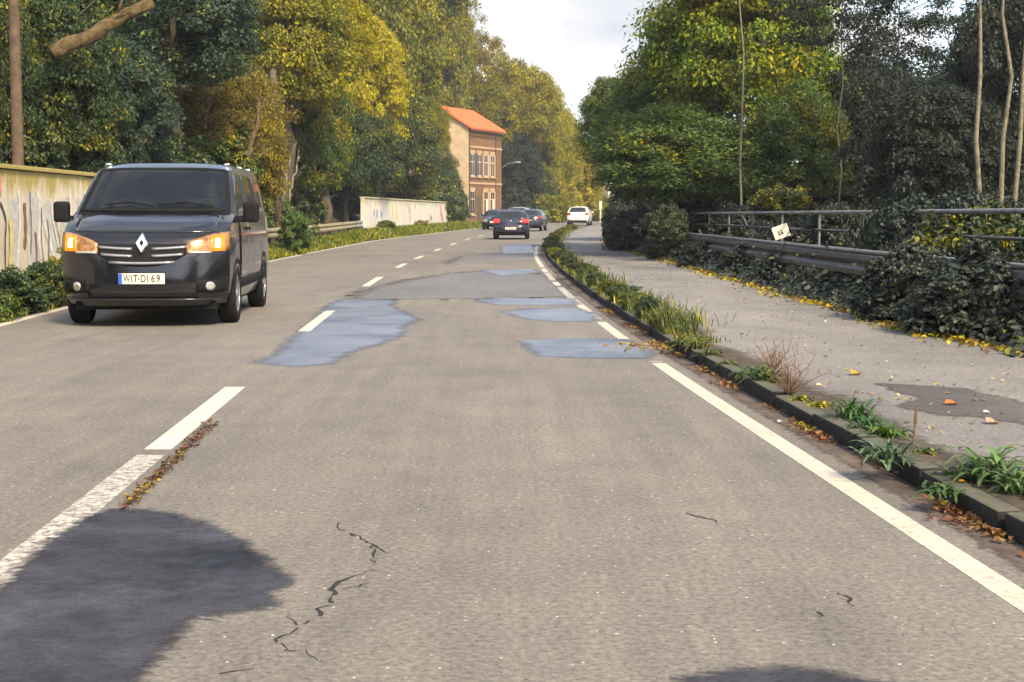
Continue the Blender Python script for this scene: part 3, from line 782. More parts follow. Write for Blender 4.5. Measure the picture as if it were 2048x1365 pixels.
class Shell:
    """vehicle skin: a profile (from the nose, over the roof, to the tail) swept across the width, plus sides.
    x runs from the front bumper back, y across, z up."""
    def __init__(s, pts, wz, wx, p=4.0):
        s.P = np.array([q[:4] for q in pts], float); s.n = len(pts); s.wz = wz; s.wx = wx; s.p = p
        s.T = [s._prof(k / 24) for k in range((len(pts) - 1) * 24 + 1)]
    @staticmethod
    def lin(x, T):
        if x <= T[0][0]: return T[0][1]
        for (a, b), (c, d) in zip(T, T[1:]):
            if x <= c: return b + (d - b) * (x - a) / (c - a)
        return T[-1][1]
    def W(s, x, z): return s.lin(z, s.wz) * s.lin(x, s.wx)
    def prof(s, k):
        u = k * 24; i = max(0, min(int(u), len(s.T) - 2)); f = u - i
        return s.T[i] * (1 - f) + s.T[i + 1] * f
    def _prof(s, k):
        i = min(int(k), s.n - 2); f = k - i
        p0, p1, p2, p3 = s.P[max(i - 1, 0)], s.P[i], s.P[i + 1], s.P[min(i + 2, s.n - 1)]
        m1, m2 = (p2 - p0) * .5, (p3 - p1) * .5
        lim = np.abs(p2 - p1) * 1.0
        m1 = np.clip(m1, -lim * 1.5, lim * 1.5); m2 = np.clip(m2, -lim * 1.5, lim * 1.5)
        return (2 * f ** 3 - 3 * f ** 2 + 1) * p1 + (f ** 3 - 2 * f ** 2 + f) * m1 + (-2 * f ** 3 + 3 * f ** 2) * p2 + (f ** 3 - f ** 2) * m2
    def S(s, k, t):
        q = s.prof(k); a = abs(t) ** s.p
        x = q[0] + (q[2] - q[0]) * a; z = q[1] + (q[3] - q[1]) * a
        return np.array((x, t * s.W(x, z), z))
    def N(s, k, t):
        e = .02
        a = s.S(min(k + e, s.n - 1), t) - s.S(max(k - e, 0), t); b = s.S(k, min(t + e, 1)) - s.S(k, max(t - e, -1))
        v = np.cross(a, b); return v / (np.linalg.norm(v) + 1e-9)
    def sheet(s, k0, k1, t0, t1, nk, nt, off=0.0, skirt=0.0):
        ks = np.linspace(k0, k1, nk + 1)
        def T(j, k):
            a = t0(k) if callable(t0) else t0; b = t1(k) if callable(t1) else t1
            return a + (b - a) * j / nt
        return s.grid([[s.S(k, T(j, k)) + s.N(k, T(j, k)) * off for j in range(nt + 1)] for k in ks],
                      [[s.N(k, T(j, k)) for j in range(nt + 1)] for k in ks], skirt)
    @staticmethod
    def grid(G, NN=None, skirt=0.0):
        a, b = len(G), len(G[0]); V = [tuple(p) for r_ in G for p in r_]
        F = [(i * b + j, i * b + j + 1, (i + 1) * b + j + 1, (i + 1) * b + j) for i in range(a - 1) for j in range(b - 1)]
        if skirt:
            loop = [(0, j) for j in range(b)] + [(i, b - 1) for i in range(1, a)] + [(a - 1, j) for j in range(b - 2, -1, -1)] + [(i, 0) for i in range(a - 2, 0, -1)]
            n0 = len(V)
            for i, j in loop: V.append(tuple(np.array(G[i][j]) - np.array(NN[i][j]) * skirt))
            m = len(loop)
            for q in range(m):
                i, j = loop[q]; i2, j2 = loop[(q + 1) % m]
                F.append((i * b + j, n0 + q, n0 + (q + 1) % m, i2 * b + j2))
        return V, F
    def kz(s, y, z, k0, k1):
        ks = np.linspace(k0, k1, 26); t = 0
        for _ in range(3):
            zz = np.array([s.S(k, t)[2] for k in ks])
            o = np.argsort(zz); k = np.interp(z, zz[o], ks[o])
            x = s.S(k, t)[0]; t = float(np.clip(y / s.W(x, z), -1, 1))
        return k, t
    def face(s, ys, zt, zb, k0, k1, rows_=4, off=.008, skirt=.03):
        """patch on the nose or tail given in front view: columns at ys between zb and zt"""
        G = []; NN = []
        for i in range(rows_ + 1):
            r_ = []; q = []
            for y, a, b in zip(ys, zt, zb):
                k, t = s.kz(y, b + (a - b) * i / rows_, k0, k1); n_ = s.N(k, t); r_.append(s.S(k, t) + n_ * off); q.append(n_)
            G.append(r_); NN.append(q)
        return s.grid(G, NN, skirt)
    def side(s, sg, xs, zt, zb, rows_=6, off=.006, skirt=.012):
        G = []; NN = []
        for i in range(rows_ + 1):
            r_ = []; q = []
            for x, a, b in zip(xs, zt, zb):
                z = b + (a - b) * i / rows_
                r_.append(np.array((x, sg * (s.W(x, z) + off), z))); q.append(np.array((0, sg, 0)))
            G.append(r_); NN.append(q)
        return s.grid(G, NN, skirt)
    def flank(s, sg, kn, kt, zbot, nx=46, nz=14):
        """body side from the nose edge (profile index kn = top of the nose) to the tail edge (kt)"""
        ks = np.linspace(kn, kt, 220); E = np.array([s.prof(k)[2:] for k in ks])
        nose = np.array([s.prof(k)[2:] for k in np.linspace(0, kn, 40)]); tail = np.array([s.prof(k)[2:] for k in np.linspace(kt, s.n - 1, 40)])[::-1]
        x0, x1 = E[0, 0], E[-1, 0]; G = []
        for i in range(nx + 1):
            X = x0 + (x1 - x0) * i / nx; top = np.interp(X, E[:, 0], E[:, 1]); c = []
            for j in range(nz + 1):
                z = zbot + (top - zbot) * j / nz
                dx = (np.interp(z, nose[:, 1], nose[:, 0]) - x0) * max(0, 1 - (X - x0) / .35) + (np.interp(z, tail[:, 1], tail[:, 0]) - x1) * max(0, 1 - (x1 - X) / .35)
                c.append((X + dx, sg * s.W(X + dx, z), z))
            G.append(c)
        return s.grid(G)

def wheel(root, x, y, r, w, sg, spokes=10):
    t = MB(); t.lathe([(r * .62, -w * .42), (r * .70, -w * .5), (r * .93, -w * .5), (r, -w * .36), (r, w * .36), (r * .93, w * .5), (r * .70, w * .5), (r * .62, w * .42)], 28)
    wh = obj('wheel', mesh('wheel', t.V, t.F, True), M['rubber'], root, (x, y, r))
    rm = MB(); f = sg * w * .44
    rm.lathe([(r * .64, f), (r * .60, f + sg * .006), (r * .57, f - sg * .02), (r * .57, f - sg * .05)], 28)
    for k in range(spokes):
        a = 2 * math.pi * k / spokes; c_, s_ = math.cos(a), math.sin(a); d = .045 * r / .33
        P = [(-s_ * d + c_ * r * .1, f - sg * .01, c_ * d + s_ * r * .1), (s_ * d + c_ * r * .1, f - sg * .01, -c_ * d + s_ * r * .1), (s_ * d * .8 + c_ * r * .6, f, -c_ * d * .8 + s_ * r * .6), (-s_ * d * .8 + c_ * r * .6, f, c_ * d * .8 + s_ * r * .6)]
        Q = [(a_, b_ - sg * .03, e_) for a_, b_, e_ in P]
        rm.add(P + Q, [(0, 1, 2, 3), (7, 6, 5, 4), (0, 4, 5, 1), (1, 5, 6, 2), (2, 6, 7, 3), (3, 7, 4, 0)])
    rm.lathe([(r * .17, f - sg * .03), (r * .17, f + sg * .008), (.001, f + sg * .012)], 16)
    obj('rim', mesh('rim', rm.V, rm.F), M['alloy'], wh)
    dk = MB(); dk.lathe([(r * .60, f - sg * .055), (.001, f - sg * .055)], 24)
    obj('brake_disc', mesh('brake_disc', dk.V, dk.F), M['black'], wh)
def arch(root, sh, x, zc, r, sg, off=.004):
    V = []; n = 20
    for rr in (r, .02):
        for k in range(n + 1):
            a = math.pi * k / n; X = x + rr * math.cos(a); Z = zc + rr * math.sin(a); V.append((X, sg * (sh.W(X, Z) + off), Z))
    for k in range(2):
        X = x + (r if k else -r); V.append((X, sg * (sh.W(X, .2) + off), .2))
    F = [(k, k + 1, n + 1 + k + 1, n + 1 + k) for k in range(n)]
    F.append((2 * n + 2, 2 * n + 3, 0, n))
    obj('wheel_arch', mesh('wheel_arch', V, F), M['black'], root)
def text_mesh(txt, size, ext=.0):
    c = bpy.data.curves.new('lettering', 'FONT'); c.body = txt; c.size = size; c.align_x = 'CENTER'; c.align_y = 'CENTER'; c.extrude = ext; c.offset = size * .018
    o = bpy.data.objects.new('lettering', c); COL.objects.link(o)
    dg = bpy.context.evaluated_depsgraph_get(); m = bpy.data.meshes.new_from_object(o.evaluated_get(dg)); m.materials.clear()
    bpy.data.objects.remove(o); return m

# --- the dark van
def build_van():
    sh = Shell([(.10, .25, .42, .27), (.02, .34, .36, .35), (0, .50, .34, .50), (.02, .68, .33, .70), (.05, .85, .34, .87), (.10, 1.0, .37, 1.01), (.17, 1.085, .43, 1.085),
                (.45, 1.215, .62, 1.20), (.80, 1.315, .97, 1.30), (1.60, 1.865, 1.74, 1.835), (1.95, 1.94, 2.02, 1.885), (3.2, 1.965, 3.2, 1.905), (4.6, 1.95, 4.6, 1.89), (4.88, 1.88, 4.85, 1.82),
                (4.96, 1.3, 4.93, 1.3), (5.0, .7, 4.96, .7), (5.0, .32, 4.96, .32)],
               [(.25, .90), (.4, .955), (.6, .972), (1.0, .972), (1.25, .955), (1.35, .935), (1.6, .88), (1.85, .815), (1.97, .76)], [(0, .965), (.4, .985), (.8, 1), (4.5, 1), (5, .97)], 4.5)
    van = empty('van', (-4.21, 17.05, 0), rad(90 + 3.6))
    tag(van, 'black delivery van with lit amber lamps driving towards the viewer', 'van')
    P = M['blackpaint']
    def part(name, vf, m, par=van, smooth=True): return obj(name, mesh(name, vf[0], vf[1], smooth), m, par)
    b = MB()
    for vf in (sh.sheet(0, 8, -1, 1, 40, 36), sh.sheet(9, 16, -1, 1, 30, 24), sh.sheet(8, 9, -1, -.93, 10, 3), sh.sheet(8, 9, .93, 1, 10, 3), sh.flank(-1, 6, 13, .27), sh.flank(1, 6, 13, .27)): b.add(*vf)
    part('body', (b.V, b.F), P)
    ub = MB(); ub.box(.25, 4.9, -.80, .80, .20, .45); part('underbody', (ub.V, ub.F), M['black'], smooth=False)
    # glazing
    ws = part('windscreen', sh.sheet(8, 9, -.93, .93, 12, 20, .002), M['screen'])
    part('screen_border', sh.sheet(7.93, 8.13, -.95, .95, 3, 24, .006), M['black'], ws)
    part('screen_border', sh.sheet(8.93, 9.02, -.93, .93, 3, 24, .006), M['black'], ws)
    for sg in (-1, 1):
        part('screen_border', sh.sheet(8.1, 8.95, sg * .955, sg * .895, 10, 2, .006), M['black'], ws)
    # bonnet shut line, wipers
    part('bonnet', sh.sheet(6.05, 7.9, -.86, .86, 14, 24, .006, .012), P)
    for y0, y1 in ((-.75, -.05), (.0, .62)):
        k0, k1 = 8.12, 8.22
        MB().tube([tuple(sh.S(k0, y0) + np.array((0, 0, .03))), tuple(sh.S(k1, (y0 + y1) / 2) + np.array((-.02, 0, .03))), tuple(sh.S(8.16, y1) + np.array((0, 0, .03)))], .012, 6).build('wiper', M['black'], van)
    # interior
    d = MB(); d.box(.95, 1.35, -.82, .82, 1.0, 1.22, .04); part('dashboard', (d.V, d.F), M['black'], smooth=False)
    for y in (-.45, .45):
        s_ = MB(); s_.box(1.95, 2.15, y - .26, y + .26, .8, 1.50, .06); so = part('seat', (s_.V, s_.F), M['trimgrey'], smooth=False)
        h_ = MB(); h_.box(1.98, 2.10, y - .13, y + .13, 1.53, 1.72, .04); part('headrest', (h_.V, h_.F), M['trimgrey'], so, False)
    for x_ in (1.205, 2.245):
        for sg in (-1, 1): part('door_gap', sh.side(sg, [x_ - .006, x_ + .006], [1.80 if x_ > 2 else 1.33] * 2, [.42] * 2, 8, .003, 0), M['black'], smooth=False)
    fl = MB(); fl.tube([(.80 + .02, -.85, 1.335), (.80, 0, 1.335), (.82, .85, 1.335)], .012, 6); part('cowl_seal', (fl.V, fl.F), M['black'])
    sw = MB(); sw.tube([(1.42 + .08 * math.sin(a), -.45 + .19 * math.cos(a), 1.22 + .17 * math.sin(a)) for a in np.linspace(0, 2 * math.pi, 21)], .015, 6, False); part('steering_wheel', (sw.V, sw.F), M['black'])
    mi = MB(); mi.box(1.45, 1.48, -.12, .12, 1.68, 1.74, .01); part('rear_view_mirror', (mi.V, mi.F), M['black'], smooth=False)
    # lamps
    for sg in (-1, 1):
        ys = np.linspace(.50, .955, 12); u = (ys - .5) / .455
        zt = .965 + .155 * u ** .8 - .03 * u ** 4; zb = .845 + .015 * u + .03 * u ** 3
        hl = part('headlight', sh.face(list(sg * ys), zt, zb, 3, 6.4, 6, .010, .03), M['lamp'])
        y2 = np.linspace(.75, .90, 7)
        part('indicator', sh.face(list(sg * y2), .975 + .10 * (y2 - .5) / .455, .875 + 0 * y2, 3, 6.4, 4, .018, .02), M['amber'], hl)
        y2 = np.linspace(.80, .848, 5)
        part('bulb', sh.face(list(sg * y2), 1.01 + 0 * y2, .915 + 0 * y2, 3, 6.4, 3, .024, .02), M['amber_core'], hl)
        y3 = np.linspace(.52, .76, 8)
        part('lamp_strip', sh.face(list(sg * y3), .872 + 0 * y3, .850 + 0 * y3, 3, 6.4, 2, .015, .01), M['lens'], hl)
        yf = np.linspace(.70, .80, 6); c = np.sqrt(np.maximum(0, 1 - ((yf - .75) / .05) ** 2)) * .048
        part('fog_light', sh.face(list(sg * yf), .475 + c + .002, .475 - c - .002, 1, 4, 3, .012, .02), M['lens'])
        yb = np.linspace(.60, .92, 9)
        part('bumper_recess', sh.face(list(sg * yb), .55 - .5 * (yb - .72) ** 2, .40 + .4 * (yb - .75) ** 2, 1, 4, 3, .006, .01), M['black'])
        # side glass, door, handle, mirrors, mouldings
        part('side_window', sh.side(sg, np.linspace(1.25, 2.15, 10), np.minimum(1.80, 1.36 + .62 * (np.linspace(1.25, 2.15, 10) - 1.05)), [1.33] * 10), M['glass'])
        part('side_window', sh.side(sg, np.linspace(2.32, 3.45, 6), [1.80] * 6, [1.34] * 6), M['glass'])
        part('side_window', sh.side(sg, np.linspace(3.57, 4.70, 6), [1.79] * 6, [1.34] * 6), M['glass'])
        dr = part('door', sh.side(sg, np.linspace(1.22, 2.22, 8), [1.30] * 8, [.42] * 8), P)
        hb = MB(); yy = sg * (sh.W(2.0, 1.12) + .02); hb.box(1.93, 2.13, yy - .02, yy + .02, 1.10, 1.14, .01); part('handle', (hb.V, hb.F), M['black'], dr, False)
        part('side_moulding', sh.side(sg, np.linspace(1.3, 4.3, 16), [.52] * 16, [.40] * 16, 2, .012), M['black'])
        mm = MB(); y0 = sg * 1.03; mm.box(1.02, 1.16, min(y0, y0 + sg * .19), max(y0, y0 + sg * .19), 1.20, 1.45, .045); mo = part('mirror', (mm.V, mm.F), M['black'], smooth=False)
        ma = MB(); ma.box(1.06, 1.13, min(sg * .90, sg * 1.06), max(sg * .90, sg * 1.06), 1.20, 1.28, .015); part('mirror_arm', (ma.V, ma.F), M['black'], mo, False)
        for xw in (.93, 4.03):
            arch(van, sh, xw, .36, .42, sg); wheel(van, xw, sg * .87, .345, .215, sg)
        for xr in (1.98, 3.3, 4.3):
            rb = MB(); yb_ = sg * .735; rb.box(xr - .05, xr + .05, yb_ - .035, yb_ + .035, 1.84, 1.935, .02); part('roof_mount', (rb.V, rb.F), M['chrome'], smooth=False)
        yk = np.linspace(.30, .33, 2)
    # grille and slats
    ys = np.linspace(-.50, .50, 21)
    gl_ = part('grille', sh.face(list(ys), .955 - 0 * ys, .70 + .14 * np.abs(ys / .5) ** 2.5, 3, 6, 5, .004, .01), M['black'])
    for z, hw in ((.915, .50), (.835, .46), (.755, .37)):
        for a, b_ in ((-hw, -.11), (.11, hw)) if z > .80 else ((-hw, hw),):
            yq = np.linspace(a, b_, 8); zz = z - .02 + .10 * np.abs(yq) ** 2
            part('slat', sh.face(list(yq), zz + .016, zz - .012, 3, 6, 2, .022, .02), M['alloy'], gl_)
    yl = np.linspace(-.62, .62, 21)
    part('lower_intake', sh.face(list(yl), .43 + 0 * yl, .345 + 0 * yl, .3, 3, 3, .005, .01), M['black'])
    part('bumper_lip', sh.face(list(np.linspace(-.85, .85, 23)), [.335] * 23, [.305] * 23, .2, 3, 2, .016, .02), P)
    # emblem: open lozenge
    k, t = sh.kz(0, .955, 3, 6.4); c = sh.S(k, t); n_ = sh.N(k, t); up = np.cross(n_, (0, 1, 0)); up = up * (1 if up[2] > 0 else -1)
    V = []; F = []
    for hw, hh, o_ in ((.082, .135, .02), (.066, .112, .045), (.024, .040, .045), (.018, .030, .02)):
        for a_, b_ in ((0, hh), (hw, 0), (0, -hh), (-hw, 0)): V.append(tuple(c + n_ * o_ + np.array((0, a_, 0)) + up * b_))
    for r_ in range(3):
        for q in range(4): F.append((r_ * 4 + q, r_ * 4 + (q + 1) % 4, (r_ + 1) * 4 + (q + 1) % 4, (r_ + 1) * 4 + q))
    obj('emblem', mesh('emblem', V, F), M['chrome'], van)
    # number plate
    k, t = sh.kz(0, .565, 1, 4); c = sh.S(k, t)
    pl = MB(); pl.box(c[0] - .022, c[0] - .004, -.26, .26, .505, .625, .004); pl_o = part('number_plate', (pl.V, pl.F), M['plate'], smooth=False)
    eb = MB(); eb.box(c[0] - .0245, c[0] - .021, .215, .2585, .507, .623)      # the side on the viewer's left
    part('country_band', (eb.V, eb.F), M['plate_blue'], pl_o, False)
    for ch, yc in zip('WITDI69', (.165, .112, .066, -.020, -.068, -.130, -.190)):
        o = obj('letter', text_mesh(ch, .118), M['plate_ink'], pl_o); o.rotation_euler = (math.pi / 2, 0, -math.pi / 2); o.location = (c[0] - .0242, yc, .563); o.scale = (.74 if ch != 'W' else .62, 1, 1)
    sl = MB(); sl.box(c[0] - .0246, c[0] - .021, .018, .036, .553, .573); part('seal', (sl.V, sl.F), M['plate_ink'], pl_o, False)
    return van
build_van()

# --- passenger cars
CARWZ = [(.22, .78), (.35, .84), (.55, .866), (.8, .866), (.95, .85), (1.05, .81), (1.25, .70), (1.4, .60), (1.6, .54)]
HATCH = [(.10, .22, .42, .24), (.02, .35, .36, .36), (0, .5, .34, .5), (.08, .68, .38, .68), (.5, .82, .62, .80), (1.05, .95, 1.12, .90), (1.75, 1.37, 1.82, 1.31), (2.5, 1.44, 2.5, 1.37),
         (3.45, 1.39, 3.40, 1.32), (3.93, .98, 3.80, .97), (4.03, .85, 3.84, .85), (4.06, .64, 3.84, .64), (4.14, .59, 3.88, .59), (4.15, .36, 3.88, .36), (4.06, .24, 3.86, .26)]
SEDAN = [(.10, .22, .42, .24), (.02, .35, .36, .36), (0, .5, .34, .5), (.08, .68, .38, .68), (.55, .82, .65, .80), (1.15, .95, 1.2, .90), (1.85, 1.36, 1.92, 1.30), (2.5, 1.42, 2.5, 1.35),
         (3.15, 1.37, 3.1, 1.30), (3.80, 1.02, 3.75, .98), (4.30, .98, 4.10, .94), (4.40, .80, 4.12, .80), (4.45, .60, 4.16, .60), (4.46, .36, 4.16, .36), (4.36, .24, 4.12, .26)]
def build_car(name, loc, rz, label, cat, paint_, prof, sc=(1, 1, 1), lit_tail=False, lit_head=False, roof=None, plate=True, group=None):
    L = prof[13][0]
    sh = Shell(prof, CARWZ, [(0, .94), (.5, .98), (1.2, 1), (3.4, 1), (L, .95)], 3.6)
    car = empty(name, loc, rz); car.scale = sc; tag(car, label, cat, group)
    def part(nm, vf, m, par=car, smooth=True): return obj(nm, mesh(nm, vf[0], vf[1], smooth), m, par)
    b = MB()
    for vf in (sh.sheet(0, 14, -1, 1, 70, 22), sh.flank(-1, 3.4, 9.5, .24, 40, 12), sh.flank(1, 3.4, 9.5, .24, 40, 12)): b.add(*vf)
    part('body', (b.V, b.F), paint_)
    u = MB(); u.box(.3, L - .3, -.7, .7, .18, .40); part('underbody', (u.V, u.F), M['black'], smooth=False)
    part('rear_window', sh.sheet(8.12, 8.92, -.84, .84, 8, 14, .006, .01), M['glass'])
    part('windscreen', sh.sheet(5.1, 5.92, -.86, .86, 8, 14, .006, .01), M['glass'])
    if roof: part('roof_panel', sh.sheet(6.1, 8.02, -.93, .93, 10, 12, .006, .01), roof)
    rt = max(q[0] for q in prof[8:9])
    for sg in (-1, 1):
        xs = np.linspace(1.35, 2.30, 9); part('side_window', sh.side(sg, xs, np.minimum(1.29, .95 + .62 * (xs - 1.2)), [.93] * 9), M['glass'])
        xs = np.linspace(2.40, rt + .1, 9); part('side_window', sh.side(sg, xs, np.minimum(1.29, 1.29 - .55 * np.maximum(0, xs - rt + .25)), [.94] * 9), M['glass'])
        part('sill', sh.side(sg, np.linspace(.95, L - 1.15, 8), [.34] * 8, [.25] * 8, 2, .01), M['black'])
        mm = MB(); y0 = sg * .86; mm.box(1.30, 1.42, min(y0, y0 + sg * .17), max(y0, y0 + sg * .17), .93, 1.06, .03); part('mirror', (mm.V, mm.F), paint_, smooth=False)
        for xw in (.80, L - .82):
            arch(car, sh, xw, .31, .36, sg); wheel(car, xw, sg * .765, .305, .19, sg, 7)
        yt = np.linspace(.54, .83, 6)
        part('tail_light', sh.face(list(sg * yt), [.96, .965, .965, .96, .955, .95], [.80, .79, .78, .78, .79, .80], 9.0 if prof is HATCH else 10.1, 11.0, 4, .012, .02), M['tail'] if lit_tail else M['tail_off'])
        yh = np.linspace(.48, .80, 6)
        part('headlight', sh.face(list(sg * yh), .70 + 0 * yh, .56 + 0 * yh, 1.5, 3.3, 3, .012, .02), M['amber_core'] if (lit_head and sg < 0) else M['lens'])
    # plates and bumper trims
    for front in (False, True):
        zc = .52 if front else (.74 if prof is not HATCH else .52)
        k, t = sh.kz(0, zc, 1, 3) if front else sh.kz(0, zc, 10, 13.5)
        c = sh.S(k, t)[0]; s_ = -1 if front else 1
        if plate:
            pl = MB(); pl.box(min(c + s_ * .003, c + s_ * .02), max(c + s_ * .003, c + s_ * .02), -.26, .26, zc - .055, zc + .055, .004); po = part('number_plate', (pl.V, pl.F), M['plate'], smooth=False)
            for q in range(6):
                y_ = -.19 + q * .075; lt = MB(); xo = c + s_ * .0215; lt.box(min(xo, xo + s_ * .001), max(xo, xo + s_ * .001), y_ - .02, y_ + .02, zc - .03, zc + .03); part('digit', (lt.V, lt.F), M['trimgrey'], po, False)
        yb = np.linspace(-.75, .75, 15)
        part('bumper_trim', sh.face(list(yb), [.40] * 15, [.27] * 15, .2 if front else 12, 2.5 if front else 14, 2, .006, .01), M['black'])
    k, t = sh.kz(0, .86, 9.0, 11); c = sh.S(k, t) + sh.N(k, t) * .012
    em = MB(); em.lathe([(.055, -.004), (.055, .008), (.045, .012), (.001, .012)], 18, 'y'); eo = part('emblem', (em.V, em.F), M['chrome']); eo.location = tuple(c); eo.rotation_euler = (0, 0, -math.pi / 2)
    return car
def gz(x, y): return (x, y, g(y))
# seen from behind: local +x points back at the viewer
bx = .045
build_car('hatchback', gz(.04, 72.3 + 4.1), rad(-90 - 1.5), 'dark blue hatchback seen from behind with both brake lights lit', 'car', M['navy'], HATCH, lit_tail=True)
build_car('sedan', gz(1.55, 96 + 4.4), rad(-90 - 7), 'dark plum sedan driving ahead of the blue hatchback, seen from behind', 'car', M['bluegrey'], SEDAN)
build_car('hatchback', gz(.95, 114), rad(-90 - 9), 'silver roofed car partly hidden beyond the plum sedan', 'car', M['silver'], HATCH, (1, 1, 1.08))
build_car('sedan', gz(-1.25, 103.5), rad(90 - 4.5), 'dark blue oncoming car with one headlight lit, left of the hatchback', 'car', M['navy'], SEDAN, lit_head=True)
build_car('hatchback', gz(6.0, 124.5 + 4.2), rad(-90 - 8), 'white car seen from behind at the far bend', 'car', M['whitepaint'], HATCH, (1.03, 1.06, 1.1))

# ------------------------------------------------------------------ houses
def brickmat(name, lo, hi):
    m, n, l, p = newmat(name)
    b_ = n.new('ShaderNodeTexBrick'); b_.inputs['Scale'].default_value = 1.0; b_.inputs['Brick Width'].default_value = .25; b_.inputs['Row Height'].default_value = .08; b_.inputs['Mortar Size'].default_value = .012
    b_.inputs['Color1'].default_value = lo + (1,); b_.inputs['Color2'].default_value = hi + (1,); b_.inputs['Mortar'].default_value = (.20, .13, .07, 1)
    tc = n.new('ShaderNodeTexCoord'); mp = n.new('ShaderNodeMapping'); mp.inputs['Rotation'].default_value = (math.pi / 2, 0, 0); l.new(tc.outputs['Object'], mp.inputs['Vector']); l.new(mp.outputs[0], b_.inputs['Vector'])
    f = noise(n, l, .9, 5, .6, stretch=(1, 1, .4))
    l.new(mixc(n, l, .5, b_.outputs['Color'], ramp(n, l, f, [(.3, .6), (.7, 1.35)]), 'MULTIPLY'), p.inputs['Base Color']); p.inputs['Roughness'].default_value = .9
    return m
M['brick'] = brickmat('tan_brick', (.125, .052, .017), (.20, .094, .034))
M['render'] = plain('cream_render', (.56, .43, .27), .9, var=.18, scale=1.5)
M['tile'] = plain('orange_tiles', (.72, .135, .035), .8, var=.15, scale=2.5, b=.4, bs_=8)
M['stonetrim'] = plain('stone_trim', (.44, .30, .17), .85, var=.2)
M['frame_white'] = plain('window_frame', (.58, .50, .40), .6, var=.08)
M['pane'] = glassmat('house_pane', 0, (.05, .045, .04))
M['blind'] = plain('white_blind', (.78, .70, .58), .8, var=.08)
A = Vector((-3.76, 131.0)); Bv = Vector((-.96, 137.5)); d = (Bv - A); HL = d.length; rzh = math.atan2(d.y, d.x); zb = g(131)
house = empty('house', (A.x, A.y, zb), rzh); tag(house, 'tall tan brick house with orange tiled roof at the bend', 'house')
D, HE, RISE = 5.8, 8.45, 1.75     # local x along facade, +y away from the road (towards the hill)
def hp(nm, mb, m, par=house): return mb.build(nm, m, par)
w_ = MB(); w_.box(0, HL, 0, D, -.4, HE); hp('wall', w_, M['brick'])
gb = MB(); gb.add([(-.012, -.0, -.4), (-.012, D, -.4), (-.012, D, HE), (-.012, D / 2, HE + RISE), (-.012, 0, HE), (.05, 0, -.4), (.05, D, -.4), (.05, D, HE), (.05, D / 2, HE + RISE), (.05, 0, HE)],
                  [(0, 1, 2, 3, 4), (9, 8, 7, 6, 5), (0, 4, 9, 5), (1, 6, 7, 2), (2, 7, 8, 3), (3, 8, 9, 4)]); hp('gable', gb, M['render'])
gb2 = MB(); gb2.add([(HL, 0, HE), (HL, D, HE), (HL, D / 2, HE + RISE), (HL - .1, 0, HE), (HL - .1, D, HE), (HL - .1, D / 2, HE + RISE)], [(0, 1, 2), (5, 4, 3), (0, 2, 5, 3), (1, 4, 5, 2)]); hp('gable', gb2, M['brick'])
rf = MB(); e_ = .35; o_ = .25
for s_ in (0, 1):
    y_e = -e_ if s_ == 0 else D + e_; ze = HE - e_ * RISE / (D / 2) + .05
    for x0, x1 in ((-o_, HL + o_),):
        rf.add([(x0, y_e, ze), (x1, y_e, ze), (x1, D / 2, HE + RISE + .05), (x0, D / 2, HE + RISE + .05), (x0, y_e, ze + .14), (x1, y_e, ze + .14), (x1, D / 2, HE + RISE + .19), (x0, D / 2, HE + RISE + .19)],
               [(0, 3, 2, 1), (4, 5, 6, 7), (0, 1, 5, 4), (1, 2, 6, 5), (2, 3, 7, 6), (3, 0, 4, 7)])
ro = hp('roof', rf, M['tile'])
gt = MB(); gt.tube([(-o_, -e_ - .06, HE - .30), (HL + o_, -e_ - .06, HE - .30)], .07, 8); gt.build('gutter', M['bark'], ro)
MB().tube([(HL * .80, -.06, HE - .3), (HL * .80, -.06, -.3)], .055, 8).build('downpipe', M['rail_dark'], house)
MB().tube([(.08, -.06, HE - .3), (.08, -.06, -.3)], .05, 8).build('downpipe', M['rail_dark'], house)
for z in (3.55, 6.7):
    hp('string_course', MB().box(-.03, HL + .03, -.05, .02, z, z + .16), M['stonetrim'])
for row, (z0, z1) in enumerate(((.9, 2.95), (4.25, 6.2))):
    for k in range(4):
        x = .75 + k * 1.42
        if row == 0 and k == 1:
            dr_ = hp('door', MB().box(x - .45, x + .45, -.03, .05, 0.05, 2.5), M['bark']); hp('handle', MB().box(x + .32, x + .37, -.07, -.02, 1.0, 1.12), M['rail_dark'], dr_); continue
        wi = hp('window', MB().box(x - .40, x + .40, -.025, .05, z0, z1), M['frame_white'])
        for q in (-1, 1):
            hp('pane', MB().box(x + q * .19 - .16, x + q * .19 + .16, -.032, -.02, z0 + .08, z1 - .75), M['blind'] if (row == 0 and k > 1 and q > 0) else M['pane'], wi)
            hp('pane', MB().box(x + q * .19 - .16, x + q * .19 + .16, -.032, -.02, z1 - .67, z1 - .08), M['pane'], wi)
        hp('sill', MB().box(x - .5, x + .5, -.13, .02, z0 - .14, z0 - .02), M['stonetrim'], wi)
        hp('lintel', MB().box(x - .5, x + .5, -.06, .02, z1 + .02, z1 + .28), M['stonetrim'], wi)
        for q in (-1, 1):
            hp('shutter', MB().box(x + q * .53 - .12, x + q * .53 + .12, -.055, -.002, z0, z1), M['bark'] if k < 2 else M['stonetrim'], wi)
# lamp bracket on the far corner
c_ = house.matrix_basis @ Vector((HL + .02, -.1, 5.2))
lm = empty('street_lamp', tuple(c_)); tag(lm, 'grey street lamp arm reaching out from the brick house corner', 'lamp')
MB().tube([(0, 0, 0), (.5, -.2, .28), (1.25, -.5, .42)], [.04, .035, .03], 8).build('arm', M['galv'], lm)
MB().box(1.15, 1.65, -.62, -.42, .37, .47, .03).build('lamp_head', M['galv'], lm)

